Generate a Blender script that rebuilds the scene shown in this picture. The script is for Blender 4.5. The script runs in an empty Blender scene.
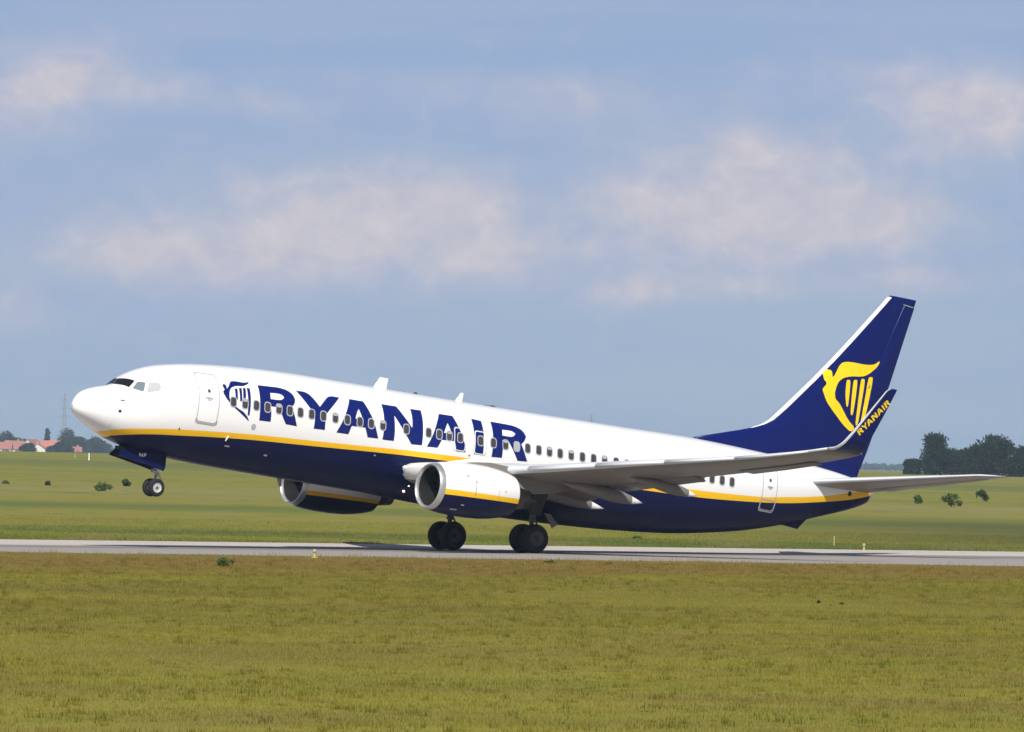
import bpy, bmesh, math, random
import numpy as np
from mathutils import Vector, Matrix, noise
from mathutils.geometry import tessellate_polygon
R = math.radians
scene = bpy.context.scene

# ------------------------------------------------------------ camera, light, exposure
CAM = Vector((-153.309, -227.365, 3.532))
YAW, PITCH, ROLL, FPX = 0.59625, 0.013705, 0.020284, 7000.0
fw = Vector((math.sin(YAW)*math.cos(PITCH), math.cos(YAW)*math.cos(PITCH), math.sin(PITCH)))
rt = Vector((math.cos(YAW), -math.sin(YAW), 0)); up = rt.cross(fw)
r2 = rt*math.cos(ROLL)+up*math.sin(ROLL); u2 = -rt*math.sin(ROLL)+up*math.cos(ROLL)
cam = bpy.data.objects.new('camera', bpy.data.cameras.new('camera'))
scene.collection.objects.link(cam)
M = Matrix((r2, u2, -fw)).transposed().to_4x4(); M.translation = CAM
cam.matrix_world = M
cam.data.lens = FPX/1024*36; cam.data.sensor_width = 36
cam.data.clip_start = 1; cam.data.clip_end = 60000
scene.camera = cam

SUN_AZ = YAW+math.pi+R(2)      # compass-like angle from +Y towards +X
SUN_EL = R(44)
sdir = Vector((math.sin(SUN_AZ)*math.cos(SUN_EL), math.cos(SUN_AZ)*math.cos(SUN_EL), math.sin(SUN_EL)))
sl = bpy.data.lights.new('sun', 'SUN'); sl.energy = 5.0; sl.angle = R(.53); sl.color = (1, .955, .88)
so = bpy.data.objects.new('sun', sl); so.rotation_euler = sdir.to_track_quat('Z', 'Y').to_euler()
so.location = (0, 0, 60); scene.collection.objects.link(so)

scene.view_settings.view_transform = 'Standard'; scene.view_settings.look = 'None'
scene.view_settings.gamma = 1; scene.view_settings.exposure = 0.05
scene.view_settings.use_curve_mapping = False

class NT:
    """small helper for node trees"""
    def __init__(s, tree): s.t = tree; s.n = tree.nodes; s.l = tree.links
    def put(s, sock, v):
        if isinstance(v, bpy.types.NodeSocket): s.l.new(v, sock)
        else: sock.default_value = v
    def math(s, op, a, b=0.0, c=0.0, clamp=False):
        m = s.n.new('ShaderNodeMath'); m.operation = op; m.use_clamp = clamp
        for i, v in enumerate((a, b, c)): s.put(m.inputs[i], v)
        return m.outputs[0]
    def noise(s, vec, scale, detail=4, rough=.5, dist=0.0):
        m = s.n.new('ShaderNodeTexNoise')
        if vec is not None: s.l.new(vec, m.inputs['Vector'])
        m.inputs['Scale'].default_value = scale; m.inputs['Detail'].default_value = detail
        m.inputs['Roughness'].default_value = rough; m.inputs['Distortion'].default_value = dist
        return m.outputs['Fac']
    def mapping(s, vec, scale=(1, 1, 1), rot=(0, 0, 0), loc=(0, 0, 0)):
        m = s.n.new('ShaderNodeMapping'); s.l.new(vec, m.inputs[0])
        m.inputs['Scale'].default_value = scale; m.inputs['Rotation'].default_value = rot; m.inputs['Location'].default_value = loc
        return m.outputs[0]
    def ramp(s, fac, stops):
        m = s.n.new('ShaderNodeValToRGB'); s.l.new(fac, m.inputs[0]); cr = m.color_ramp
        while len(cr.elements) < len(stops): cr.elements.new(.5)
        for e, (p, c) in zip(cr.elements, stops):
            e.position = p; e.color = (*c, 1) if not isinstance(c, (int, float)) else (c, c, c, 1)
        return m.outputs[0]
    def mix(s, fac, a, b, kind='MIX'):
        m = s.n.new('ShaderNodeMix'); m.data_type = 'RGBA'; m.blend_type = kind
        s.put(m.inputs[0], fac)
        for i, v in ((6, a), (7, b)): s.put(m.inputs[i], v if isinstance(v, bpy.types.NodeSocket) else (*v, 1))
        return m.outputs[2]
    def comb(s, x, y, z):
        m = s.n.new('ShaderNodeCombineXYZ')
        for i, v in enumerate((x, y, z)): s.put(m.inputs[i], v)
        return m.outputs[0]

# ------------------------------------------------------------ sky: Nishita above a broken, hazy cloud bank
w = bpy.data.worlds.new('World'); scene.world = w; w.use_nodes = True
N = NT(w.node_tree); N.n.clear()
wout = N.n.new('ShaderNodeOutputWorld')
sky = N.n.new('ShaderNodeTexSky'); sky.sky_type = 'NISHITA'; sky.sun_disc = False
sky.sun_elevation = SUN_EL; sky.sun_rotation = SUN_AZ; sky.air_density = 1.0; sky.dust_density = 1.0
bg1 = N.n.new('ShaderNodeBackground'); bg1.inputs[1].default_value = .06; N.l.new(sky.outputs[0], bg1.inputs[0])
tc = N.n.new('ShaderNodeTexCoord'); sp = N.n.new('ShaderNodeSeparateXYZ'); N.l.new(tc.outputs['Generated'], sp.inputs[0])
# direction -> azimuth (degrees, about the middle of the view) and elevation (degrees)
ca, sa = math.cos(YAW), math.sin(YAW)
right = N.math('SUBTRACT', N.math('MULTIPLY', sp.outputs[0], ca), N.math('MULTIPLY', sp.outputs[1], sa))
front = N.math('ADD', N.math('MULTIPLY', sp.outputs[0], sa), N.math('MULTIPLY', sp.outputs[1], ca))
az = N.math('MULTIPLY', N.math('ARCTAN2', right, front), 57.2958)
el = N.math('MULTIPLY', N.math('ARCSINE', sp.outputs[2]), 57.2958)
ae = N.comb(az, el, 0.0)
warp = N.noise(N.mapping(ae, (1, 1.6, 1)), .9, 5, .55)
n_big = N.noise(N.mapping(ae, (.55, 1.5, 1), loc=(3.1, 1.7, 0)), 1.0, 6, .55, .3)
n_fine = N.noise(N.mapping(ae, (1, 1.35, 1), loc=(7, 2, 0)), 2.3, 9, .62, .35)
n_puff = N.noise(N.mapping(ae, (1, 1.15, 1), loc=(2, 9, 0)), 5.5, 8, .6, .2)
CLOUDS = [  # azimuth, elevation, half width, half height, strength: banks of cumulus above the horizon
    (-2.35, 1.62, 1.15, .30, .62), (-1.55, 1.82, 1.0, .44, .62), (-.9, 2.05, .85, .42, .58), (-3.2, 1.72, .6, .3, .62), (-.2, 1.62, .5, .24, .7), (-.35, 2.15, .6, .24, .5), (-1.9, 2.25, .9, .25, .3),
    (1.55, 1.95, .9, .36, .72), (2.2, 2.15, .8, .42, .85), (2.9, 2.05, .55, .3, .7), (1.85, 2.6, .35, .28, .6), (.95, 2.2, .4, .25, .5), (1.3, 2.6, .5, .22, .35), (2.5, 2.6, .35, .2, .4), (3.4, 2.1, .5, .3, .3), (.45, 2.95, .6, .26, .42),
    (-3.95, 2.95, .5, .30, .85), (-3.5, 3.2, .5, .2, .6), (-2.9, 2.98, .7, .14, .55), (-2.0, 2.85, .7, .12, .3), (3.3, 3.05, .5, .26, .65), (3.95, 2.95, .5, .32, .9), (3.6, 2.65, .5, .2, .35), (2.6, 3.2, .8, .2, .25),
    (1.6, 1.45, .8, .12, .6), (.9, 1.38, .35, .15, .55), (3.25, 1.55, .6, .12, .62), (-4.1, 1.2, .35, .25, .5), (-.5, 3.1, 1.0, .15, .2), (.3, 1.75, .8, .2, .25),
    (5.6, 2.0, .9, .4, .8), (-5.9, 2.2, 1.2, .5, .9), (7.8, 3.0, 1.0, .4, .8), (-8.4, 1.8, 1.3, .4, .8)]
dens = None
for a0, e0, sa_, se_, st in CLOUDS:
    dx = N.math('DIVIDE', N.math('SUBTRACT', az, a0), sa_)
    dy = N.math('DIVIDE', N.math('SUBTRACT', el, e0), se_)
    g = N.math('MULTIPLY', N.math('EXPONENT', N.math('MULTIPLY', N.math('ADD', N.math('MULTIPLY', dx, dx), N.math('MULTIPLY', dy, dy)), -1.0)), st)
    dens = g if dens is None else N.math('ADD', dens, g)
nz = N.math('MULTIPLY_ADD', N.math('SUBTRACT', n_fine, .5), 2.1, N.math('MULTIPLY', N.math('SUBTRACT', n_big, .5), .7))
nz = N.math('MULTIPLY_ADD', N.math('SUBTRACT', n_puff, .5), .28, nz)
soft = N.ramp(N.math('MULTIPLY_ADD', nz, .28, dens), [(.04, 0.0), (.40, .32), (.85, .62), (1.3, .75)])
crisp = N.ramp(N.math('MULTIPLY_ADD', nz, .62, dens), [(.42, 0.0), (.62, .30), (.95, .72), (1.4, 1.0)])
cl = N.math('ADD', soft, N.math('MULTIPLY', crisp, .38), clamp=True)
bank = N.ramp(N.math('DIVIDE', el, 5.0), [(0, (.385, .475, .60)), (.35, (.35, .45, .605)), (.62, (.305, .415, .625)), (1, (.295, .400, .615))])
strat = N.noise(N.mapping(ae, (.22, 2.2, 1), loc=(1, 5, 0)), 1.0, 5, .5)
bank = N.mix(N.ramp(strat, [(.35, 0.0), (.65, 1.0)]), bank, (.345, .435, .62))
lit = N.mix(N.ramp(N.math('MULTIPLY_ADD', n_puff, .25, N.math('MULTIPLY', n_fine, .75)), [(.36, 0.0), (.66, 1.0)]), (.53, .51, .595), (.68, .62, .635))
col = N.mix(N.math('MULTIPLY', cl, .80), bank, lit)
bg2 = N.n.new('ShaderNodeBackground'); N.l.new(col, bg2.inputs[0]); bg2.inputs[1].default_value = 1.0
up_mask = N.ramp(N.math('DIVIDE', el, 30.0), [(0, 1.0), (.18, 1.0), (.5, .12), (1, .05)])
mx = N.n.new('ShaderNodeMixShader'); N.l.new(up_mask, mx.inputs[0]); N.l.new(bg1.outputs[0], mx.inputs[1]); N.l.new(bg2.outputs[0], mx.inputs[2])
N.l.new(mx.outputs[0], wout.inputs['Surface'])

# ------------------------------------------------------------ helpers
def link(name, me, mats, parent=None, smooth=True, kind=None):
    o = bpy.data.objects.new(name, me)
    for m in (mats if isinstance(mats, (list, tuple)) else [mats]): me.materials.append(m)
    if smooth: me.polygons.foreach_set('use_smooth', [True]*len(me.polygons))
    scene.collection.objects.link(o)
    if parent is not None: o.parent = parent
    if kind: o['kind'] = kind
    return o
def mesh(name, v, f, mats, parent=None, smooth=True, mi=None, kind=None):
    me = bpy.data.meshes.new(name); me.from_pydata([tuple(p) for p in v], [], f); 
    o = link(name, me, mats, parent, smooth, kind)
    if mi is not None: me.polygons.foreach_set('material_index', mi)
    me.update(); return o
def tag(o, label, cat, group=None, kind=None):
    o['label'] = label; o['category'] = cat
    if group: o['group'] = group
    if kind: o['kind'] = kind
    return o
def empty(name, loc=(0, 0, 0), rz=0):
    o = bpy.data.objects.new(name, None); o.location = loc; o.rotation_euler = (0, 0, rz)
    scene.collection.objects.link(o); return o
def copy_tree(o, parent=None):
    c = o.copy(); scene.collection.objects.link(c)
    if parent is not None: c.parent = parent
    for ch in list(o.children): copy_tree(ch, c)
    return c
class MB:
    def __init__(s): s.v = []; s.f = []; s.m = []
    def add(s, v, f, m=0):
        b = len(s.v); s.v += [tuple(p) for p in v]; s.f += [tuple(i+b for i in q) for q in f]; s.m += [m]*len(f)
    def box(s, c, d, rz=0, m=0, ry=0):
        co, si = math.cos(rz), math.sin(rz); v = []
        for z in (-.5, .5):
            for x, y in ((-.5, -.5), (.5, -.5), (.5, .5), (-.5, .5)):
                X, Y = x*d[0], y*d[1]; v.append((c[0]+X*co-Y*si, c[1]+X*si+Y*co, c[2]+z*d[2]))
        s.add(v, [(3, 2, 1, 0), (4, 5, 6, 7), (0, 1, 5, 4), (1, 2, 6, 5), (2, 3, 7, 6), (3, 0, 4, 7)], m)
    def tube(s, pts, rad, n=12, m=0, cap=True):
        pts = [Vector(p) for p in pts]; rad = rad if isinstance(rad, (list, tuple)) else [rad]*len(pts)
        v = []; f = []; u = None
        for i, p in enumerate(pts):
            d = (pts[min(i+1, len(pts)-1)]-pts[max(i-1, 0)]).normalized()
            if u is None: u = d.orthogonal().normalized()
            u = (u-d*u.dot(d)).normalized(); w_ = d.cross(u)
            for k in range(n):
                a = 2*math.pi*k/n; v.append(p+(u*math.cos(a)+w_*math.sin(a))*rad[i])
        for i in range(len(pts)-1):
            for k in range(n): f.append((i*n+k, i*n+(k+1) % n, (i+1)*n+(k+1) % n, (i+1)*n+k))
        if cap: f.append(tuple(range(n))[::-1]); f.append(tuple((len(pts)-1)*n+k for k in range(n)))
        s.add(v, f, m)
    def lathe(s, prof, c=(0, 0, 0), axis='Y', n=32, m=0):
        """prof: (along axis, radius) pairs"""
        v = []; f = []
        for a_, r_ in prof:
            for k in range(n):
                t = 2*math.pi*k/n; p, q = r_*math.cos(t), r_*math.sin(t)
                v.append((c[0]+p, c[1]+a_, c[2]+q) if axis == 'Y' else ((c[0]+a_, c[1]+p, c[2]+q) if axis == 'X' else (c[0]+p, c[1]+q, c[2]+a_)))
        for i in range(len(prof)-1):
            for k in range(n): f.append((i*n+k, i*n+(k+1) % n, (i+1)*n+(k+1) % n, (i+1)*n+k))
        s.add(v, f, m)
    def build(s, name, mats, parent=None, smooth=True, kind=None):
        return mesh(name, s.v, s.f, mats, parent, smooth, s.m, kind)
def recalc(o):
    bm = bmesh.new(); bm.from_mesh(o.data); bmesh.ops.remove_doubles(bm, verts=bm.verts, dist=1e-5)
    bmesh.ops.recalc_face_normals(bm, faces=bm.faces); bm.to_mesh(o.data); bm.free(); return o
def sharp(o, deg=35):
    bm = bmesh.new(); bm.from_mesh(o.data)
    for e in bm.edges:
        if len(e.link_faces) == 2 and e.calc_face_angle(0) > R(deg): e.smooth = False
    bm.to_mesh(o.data); bm.free(); return o

def paint(name, col, rough=.25, metal=0.0, grime=.06, coat=.0, spec=.5, bump=0):
    m = bpy.data.materials.new(name); m.use_nodes = True; N = NT(m.node_tree); b = N.n['Principled BSDF']
    tc = N.n.new('ShaderNodeTexCoord')
    n1 = N.noise(N.mapping(tc.outputs['Object'], (.5, 2, 2)), 1.3, 6, .6)
    n2 = N.noise(tc.outputs['Object'], 9, 4, .6)
    k = N.math('MULTIPLY_ADD', N.math('ADD', n1, n2), grime, 1-grime*1.15)
    N.put(b.inputs['Base Color'], N.mix(1.0, col, N.comb(k, k, k), 'MULTIPLY'))
    N.put(b.inputs['Roughness'], N.math('MULTIPLY_ADD', n1, rough*.5, rough*.75))
    b.inputs['Metallic'].default_value = metal; b.inputs['Specular IOR Level'].default_value = spec
    b.inputs['Coat Weight'].default_value = coat; b.inputs['Coat Roughness'].default_value = .08
    return m
WHITE = paint('white_paint', (.86, .855, .85), .22, coat=.3)
NAVY = paint('navy_paint', (.0025, .005, .050), .38, spec=.18)
ROYAL = paint('royal_blue_paint', (.004, .012, .135), .35, spec=.3)
FINBLUE = paint('tail_blue_paint', (.0025, .0085, .105), .35, spec=.25)
YELLOW = paint('yellow_paint', (.93, .53, .010), .35, spec=.3)
LEMON = paint('harp_yellow', (.97, .66, .015), .4, spec=.3)
GREY = paint('grey_wing_paint_shaded', (.205, .185, .168), .42, grime=.38)  # grey darkened to put the wing underside's deep shade into the colour
TAILGREY = paint('grey_tailplane_paint', (.29, .275, .255), .42, grime=.25)  # same grey without the painted-in shade, for the sunlit tailplane
SLAT = paint('bare_metal_leading_edge', (.60, .625, .66), .5, metal=.1, grime=.1)
METAL = paint('polished_metal', (.62, .62, .62), .38, metal=.75)
DARKMETAL = paint('dark_metal', (.045, .045, .048), .45, metal=.6, grime=.4)
HOTMETAL = paint('exhaust_metal', (.09, .08, .075), .4, metal=.9, grime=.4)
RUBBER = paint('tyre_rubber', (.010, .010, .012), .8, grime=.3)
BLACK = paint('black_cavity', (.01, .01, .012), .6)
GLASS = paint('cockpit_glass', (.012, .013, .015), .08, spec=.5)
GLASSP = paint('rear_side_glass', (.46, .47, .50), .12, spec=.6)
GLASSL = paint('side_glass', (.17, .21, .235), .08, spec=.8)
PANE = paint('cabin_pane', (.062, .056, .064), .25, grime=.5)
SHADE = paint('drawn_window_shade', (.42, .41, .40), .4)
FRAME = paint('window_frame', (.42, .43, .46), .35)
LINE = paint('door_seam', (.36, .36, .37), .5)
GEAR = paint('gear_grey', (.34, .35, .36), .45, grime=.35)
RIM = paint('wheel_rim', (.46, .46, .46), .35, grime=.2)
RIMD = paint('dark_rim', (.05, .05, .06), .5, grime=.2)
def emis(name, col, s):
    m = bpy.data.materials.new(name); m.use_nodes = True; b = m.node_tree.nodes['Principled BSDF']
    b.inputs['Emission Color'].default_value = (*col, 1); b.inputs['Emission Strength'].default_value = s; return m
LAMP = emis('lit_lamp', (1, .95, .85), 5); REDLAMP = emis('red_beacon', (1, .12, .05), 1.5)

# ------------------------------------------------------------ terrain
cam_s = CAM.x*sa+CAM.y*ca       # distance measured straight ahead from the camera position
def sstep(t): t = max(0, min(1, t)); return t*t*(3-2*t)
def ground_h(x, y):
    t = (x-CAM.x)*ca-(y-CAM.y)*sa
    return (3.07-.69*math.tanh(t/90))*sstep((y-46)/910)
def at(u, d, z=None):
    """world point d metres ahead and at the bearing of image column u (taken at the horizon)"""
    t = (u-512)/FPX*d
    x = CAM.x+sa*d+ca*t; y = CAM.y+ca*d-sa*t
    return Vector((x, y, ground_h(x, y) if z is None else z))
rows = [-520, -300, -150, -60, 0, 46]+[46+910*i/40 for i in range(1, 41)]+[1200, 1700, 2500, 4000, 6000, 8000]
cols = [-4500, -2000, -1000, -500]+list(range(-300, 1500, 60))+[1500, 2000, 3000, 4500, 7500]
v = []; f = []
for y in rows:
    for x in cols: v.append((x, y, ground_h(x, y)))
nc = len(cols)
for i in range(len(rows)-1):
    for j in range(nc-1): f.append((i*nc+j, i*nc+j+1, (i+1)*nc+j+1, (i+1)*nc+j))
def grass_mat(name, blades):
    m = bpy.data.materials.new(name); m.use_nodes = True; N = NT(m.node_tree); b = N.n['Principled BSDF']
    geo = N.n.new('ShaderNodeNewGeometry'); P = geo.outputs['Position']
    s_ = N.n.new('ShaderNodeSeparateXYZ'); N.l.new(P, s_.inputs[0])
    X, Y = s_.outputs[0], s_.outputs[1]
    # axes along and across the camera-facing slope: depth d and sideways t
    d = N.math('SUBTRACT', N.math('ADD', N.math('MULTIPLY', X, sa), N.math('MULTIPLY', Y, ca)), cam_s)
    t = N.math('SUBTRACT', N.math('MULTIPLY', X, ca), N.math('MULTIPLY', Y, sa))
    P2 = N.comb(X, Y, 0.0)
    strips = N.noise(N.mapping(P2, (.012, .05, 1)), 1.0, 5, .6, .8)       # mowing and soil strips run along the runway
    patch = N.noise(N.mapping(P2, (.11, .13, 1)), 1.0, 7, .66)
    fine = N.noise(P2, 1.1, 6, .7)
    vfine = N.noise(P, 14, 3, .6)
    c = N.ramp(strips, [(.32, (.198, .152, .034)), (.43, (.245, .222, .030)), (.52, (.195, .182, .026)), (.60, (.252, .225, .032)), (.70, (.205, .160, .036))])
    c = N.mix(N.ramp(patch, [(.44, 0.0), (.64, .75)]), c, (.185, .138, .042))
    c = N.mix(N.ramp(fine, [(.52, 0.0), (.70, .55)]), c, (.120, .135, .028))
    c = N.mix(N.ramp(fine, [(.28, .5), (.42, 0.0)]), c, (.29, .245, .055))
    c = N.mix(N.math('MULTIPLY', vfine, .35), c, (.240, .222, .034))
    # reddish dry strip (sorrel) beside the runway
    yn = N.math('MULTIPLY_ADD', N.math('SUBTRACT', patch, .5), 14.0, Y)
    red = N.ramp(N.math('DIVIDE', N.math('ADD', yn, 52.0), 32.0), [(.05, 0.0), (.40, .7), (.80, .85), (1, .55)])
    red = N.math('MULTIPLY', red, N.math('LESS_THAN', Y, 0.0))
    redc = N.mix(N.ramp(fine, [(.35, 0.0), (.65, 1.0)]), (.250, .150, .050), (.210, .165, .045))
    c = N.mix(red, c, redc)
    # beyond the runway: mown meadow with long strips
    fs = N.noise(N.mapping(N.comb(t, d, 0.0), (.006, .018, 1)), 1.0, 6, .68, .8)
    fp = N.noise(N.mapping(N.comb(t, d, 0.0), (.22, .045, 1)), 1.0, 7, .72)
    fc = N.ramp(fs, [(.34, (.105, .130, .018)), (.45, (.185, .190, .022)), (.55, (.220, .200, .028)), (.66, (.145, .165, .020))])
    fc = N.mix(N.ramp(fp, [(.50, 0.0), (.70, .75)]), fc, (.235, .185, .085))
    fc = N.mix(N.ramp(fp, [(.30, .7), (.46, 0.0)]), fc, (.085, .115, .030))
    wob = N.math('MULTIPLY_ADD', N.math('SUBTRACT', fs, .5), 60.0, d)
    st1 = N.ramp(N.math('DIVIDE', N.math('ABSOLUTE', N.math('ADD', wob, -455.0)), 30.0), [(0, .75), (.6, .5), (1, 0.0)])
    fc = N.mix(st1, fc, (.100, .130, .028))
    st2 = N.ramp(N.math('DIVIDE', N.math('ABSOLUTE', N.math('ADD', wob, -585.0)), 70.0), [(0, .55), (.6, .35), (1, 0.0)])
    fc = N.mix(N.math('MULTIPLY', st2, N.ramp(fp, [(.4, .3), (.6, 1.0)])), fc, (.250, .210, .095))
    st3 = N.ramp(N.math('DIVIDE', N.math('ABSOLUTE', N.math('ADD', wob, -940.0)), 90.0), [(0, .7), (.6, .4), (1, 0.0)])
    fc = N.mix(st3, fc, (.100, .128, .030))
    # darker band at the right behind the runway
    tt = N.math('ADD', t, -(CAM.x*ca-CAM.y*sa)); 
    dk = N.math('MULTIPLY', N.ramp(N.math('DIVIDE', N.math('ADD', wob, -322.0), 200.0), [(0, .0), (.14, .9), (.55, .85), (1, 0.0)]),
                N.ramp(N.math('DIVIDE', N.math('MULTIPLY_ADD', fp, 16.0, tt), 40.0), [(.35, 0.0), (.95, 1.0)]))
    fc = N.mix(N.math('MULTIPLY', dk, .80), fc, (.060, .072, .016))
    c = N.mix(N.math('GREATER_THAN', Y, 0.0), c, fc)
    if blades:
        at_ = N.n.new('ShaderNodeAttribute'); at_.attribute_name = 'tone'
        c = N.mix(1.0, c, N.ramp(at_.outputs['Fac'], [(0, (.50, .56, .45)), (.13, (.68, .74, .55)), (.14, (.88, .72, .60)), (.26, (.98, .84, .7)), (.27, (.94, .98, .85)), (.6, (1.04, 1.04, 1.0)), (.93, (1.12, 1.1, 1.0)), (1, (1.3, 1.22, 1.15))]), 'MULTIPLY')
        b.inputs['Transmission Weight'].default_value = 0
        tr = N.n.new('ShaderNodeBsdfTranslucent'); N.l.new(c, tr.inputs[0])
        mxs = N.n.new('ShaderNodeMixShader'); mxs.inputs[0].default_value = .35
        N.l.new(b.outputs[0], mxs.inputs[1]); N.l.new(tr.outputs[0], mxs.inputs[2]); N.l.new(mxs.outputs[0], N.n['Material Output'].inputs[0])
    N.l.new(c, b.inputs['Base Color'])
    b.inputs['Roughness'].default_value = .85; b.inputs['Specular IOR Level'].default_value = .15
    return m
mesh('ground', v, f, grass_mat('meadow_ground', False), kind='structure')

# runway: one slab strip lying 4 mm above the ground, with shoulders, seams and rubber marks
def runway_mat():
    m = bpy.data.materials.new('runway_concrete'); m.use_nodes = True; N = NT(m.node_tree); b = N.n['Principled BSDF']
    geo = N.n.new('ShaderNodeNewGeometry'); P = geo.outputs['Position']
    s_ = N.n.new('ShaderNodeSeparateXYZ'); N.l.new(P, s_.inputs[0]); X, Y = s_.outputs[0], s_.outputs[1]
    n1 = N.noise(N.mapping(P, (.08, .5, 1)), 1, 6, .65); n2 = N.noise(P, 3, 5, .6)
    c = N.mix(N.ramp(n1, [(.35, 0.0), (.7, 1.0)]), (.62, .55, .50), (.50, .45, .415))
    near = N.ramp(N.math('DIVIDE', N.math('ADD', Y, 22.0), 24.6), [(.0, .85), (.93, .95), (1, 0.0)])
    c = N.mix(near, c, N.mix(n1, (.235, .213, .20), (.34, .305, .28)))
    wv = N.math('MULTIPLY_ADD', N.math('SUBTRACT', N.noise(N.mapping(P, (.03, .1, 1)), 1, 4, .5), .5), 3.0, Y)
    rub = N.ramp(N.math('DIVIDE', N.math('ABSOLUTE', N.math('ADD', wv, -.8)), 4.2), [(0, 1.0), (.5, .85), (1, 0.0)])
    rn = N.ramp(N.noise(N.mapping(P, (.04, .9, 1)), 1, 5, .6), [(.3, .35), (.6, 1.0)])
    c = N.mix(N.math('MULTIPLY', N.math('MULTIPLY', rub, rn), .8), c, (.085, .08, .085))
    fx = N.math('FRACT', N.math('DIVIDE', X, 7.5)); fy = N.math('FRACT', N.math('DIVIDE', Y, 7.5))
    shadow_line = N.math('MULTIPLY', N.math('LESS_THAN', N.math('ABSOLUTE', N.math('ADD', Y, -3.5)), .22), N.math('GREATER_THAN', N.noise(N.mapping(P, (.12, .12, 1)), 1, 4, .6), .36))  # thin fuselage shadow painted into the concrete as a dark broken line
    seam_and_shadow = N.math('MAXIMUM', shadow_line, N.math('MAXIMUM', N.math('LESS_THAN', fx, .006), N.math('LESS_THAN', fy, .008)))
    c = N.mix(N.math('MULTIPLY', seam_and_shadow, .7), c, (.08, .075, .07))
    c = N.mix(N.math('MULTIPLY', N.ramp(n2, [(.35, 0.0), (.7, 1.0)]), .5), c, (.27, .24, .215))
    N.l.new(c, b.inputs['Base Color']); b.inputs['Roughness'].default_value = .85
    return m
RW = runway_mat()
rv = []; rf = []
xs_ = list(range(-1500, -60, 60))+list(range(-60, 40, 2))+list(range(40, 2001, 70))
def verge(x): return -21.2+max(0, min(40, 11-x))*.175
for x in xs_:
    rv += [(x, verge(x), .004), (x, 17.2, .004)]
for i in range(len(xs_)-1): rf.append((2*i, 2*i+2, 2*i+3, 2*i+1))
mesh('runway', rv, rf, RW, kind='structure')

def curve(pts):
    # monotone cubic through (x, value)
    xs=[p[0] for p in pts]; ys=[p[1] for p in pts]; n=len(xs)
    d=[(ys[i+1]-ys[i])/(xs[i+1]-xs[i]) for i in range(n-1)]
    m=[d[0]]+[0 if d[i-1]*d[i]<=0 else 2*d[i-1]*d[i]/(d[i-1]+d[i]) for i in range(1,n-1)]+[d[-1]]
    def f(x):
        if x<=xs[0]: return ys[0]
        if x>=xs[-1]: return ys[-1]
        i=max(j for j in range(n-1) if xs[j]<=x)
        h=xs[i+1]-xs[i]; t=(x-xs[i])/h
        return (2*t**3-3*t*t+1)*ys[i]+(t**3-2*t*t+t)*h*m[i]+(-2*t**3+3*t*t)*ys[i+1]+(t**3-t*t)*h*m[i+1]
    return f
z_top=curve([(0,2.985),(.11,2.99),(.14,3.10),(.20,3.24),(.32,3.43),(.55,3.61),(1,3.79),(1.5,3.93),(1.72,4.02),(1.95,4.24),(2.3,4.5),(2.75,4.73),(3.35,4.95),(4.11,5.12),(5.06,5.27),(6.34,5.4),(8.16,5.52),(9.87,5.57),(15.1,5.61),(19.4,5.65),(24.6,5.73),(28.75,5.80),(32,5.72),(35.35,5.5),(37.0,5.3),(37.6,5.18),(37.9,5.0)])
z_bot=curve([(0,2.935),(.11,2.93),(.14,2.85),(.22,2.74),(.38,2.60),(.7,2.42),(1.32,2.13),(1.95,1.9),(2.9,1.71),(4.4,1.58),(6.6,1.52),(12.5,1.5),(20,1.52),(24.9,1.62),(27.6,1.82),(30.8,2.3),(32.6,2.7),(35.6,3.62),(37.26,4.2),(37.7,4.45),(37.9,4.75)])
half_w=curve([(0,0.02),(.11,.025),(.14,.13),(.20,.25),(.34,.42),(.58,.61),(1,.86),(1.5,1.09),(2,1.29),(2.6,1.48),(3.35,1.65),(4.2,1.77),(5.2,1.85),(6.5,1.88),(27,1.88),(29,1.8),(31,1.58),(33,1.27),(35,.92),(36.5,.62),(37.4,.42),(37.9,.22)])
z_mid=curve([(0,2.95),(1,2.97),(2,3.15),(3.5,3.45),(5.5,3.68),(8,3.72),(20,3.76),(26,3.84),(30,4.0),(33,4.3),(36,4.72),(37.9,4.88)])
def side(x,z):
    """half width of the fuselage skin at station x and height z"""
    zt,zb,w,zm=z_top(x),z_bot(x),half_w(x),z_mid(x)
    if z>=zm: t=min(1,(z-zm)/max(1e-6,zt-zm)); e=2.0
    else: t=min(1,(zm-z)/max(1e-6,zm-zb)); e=2.15
    return w*max(0.0,1-t**e)**(1/e)

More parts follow.
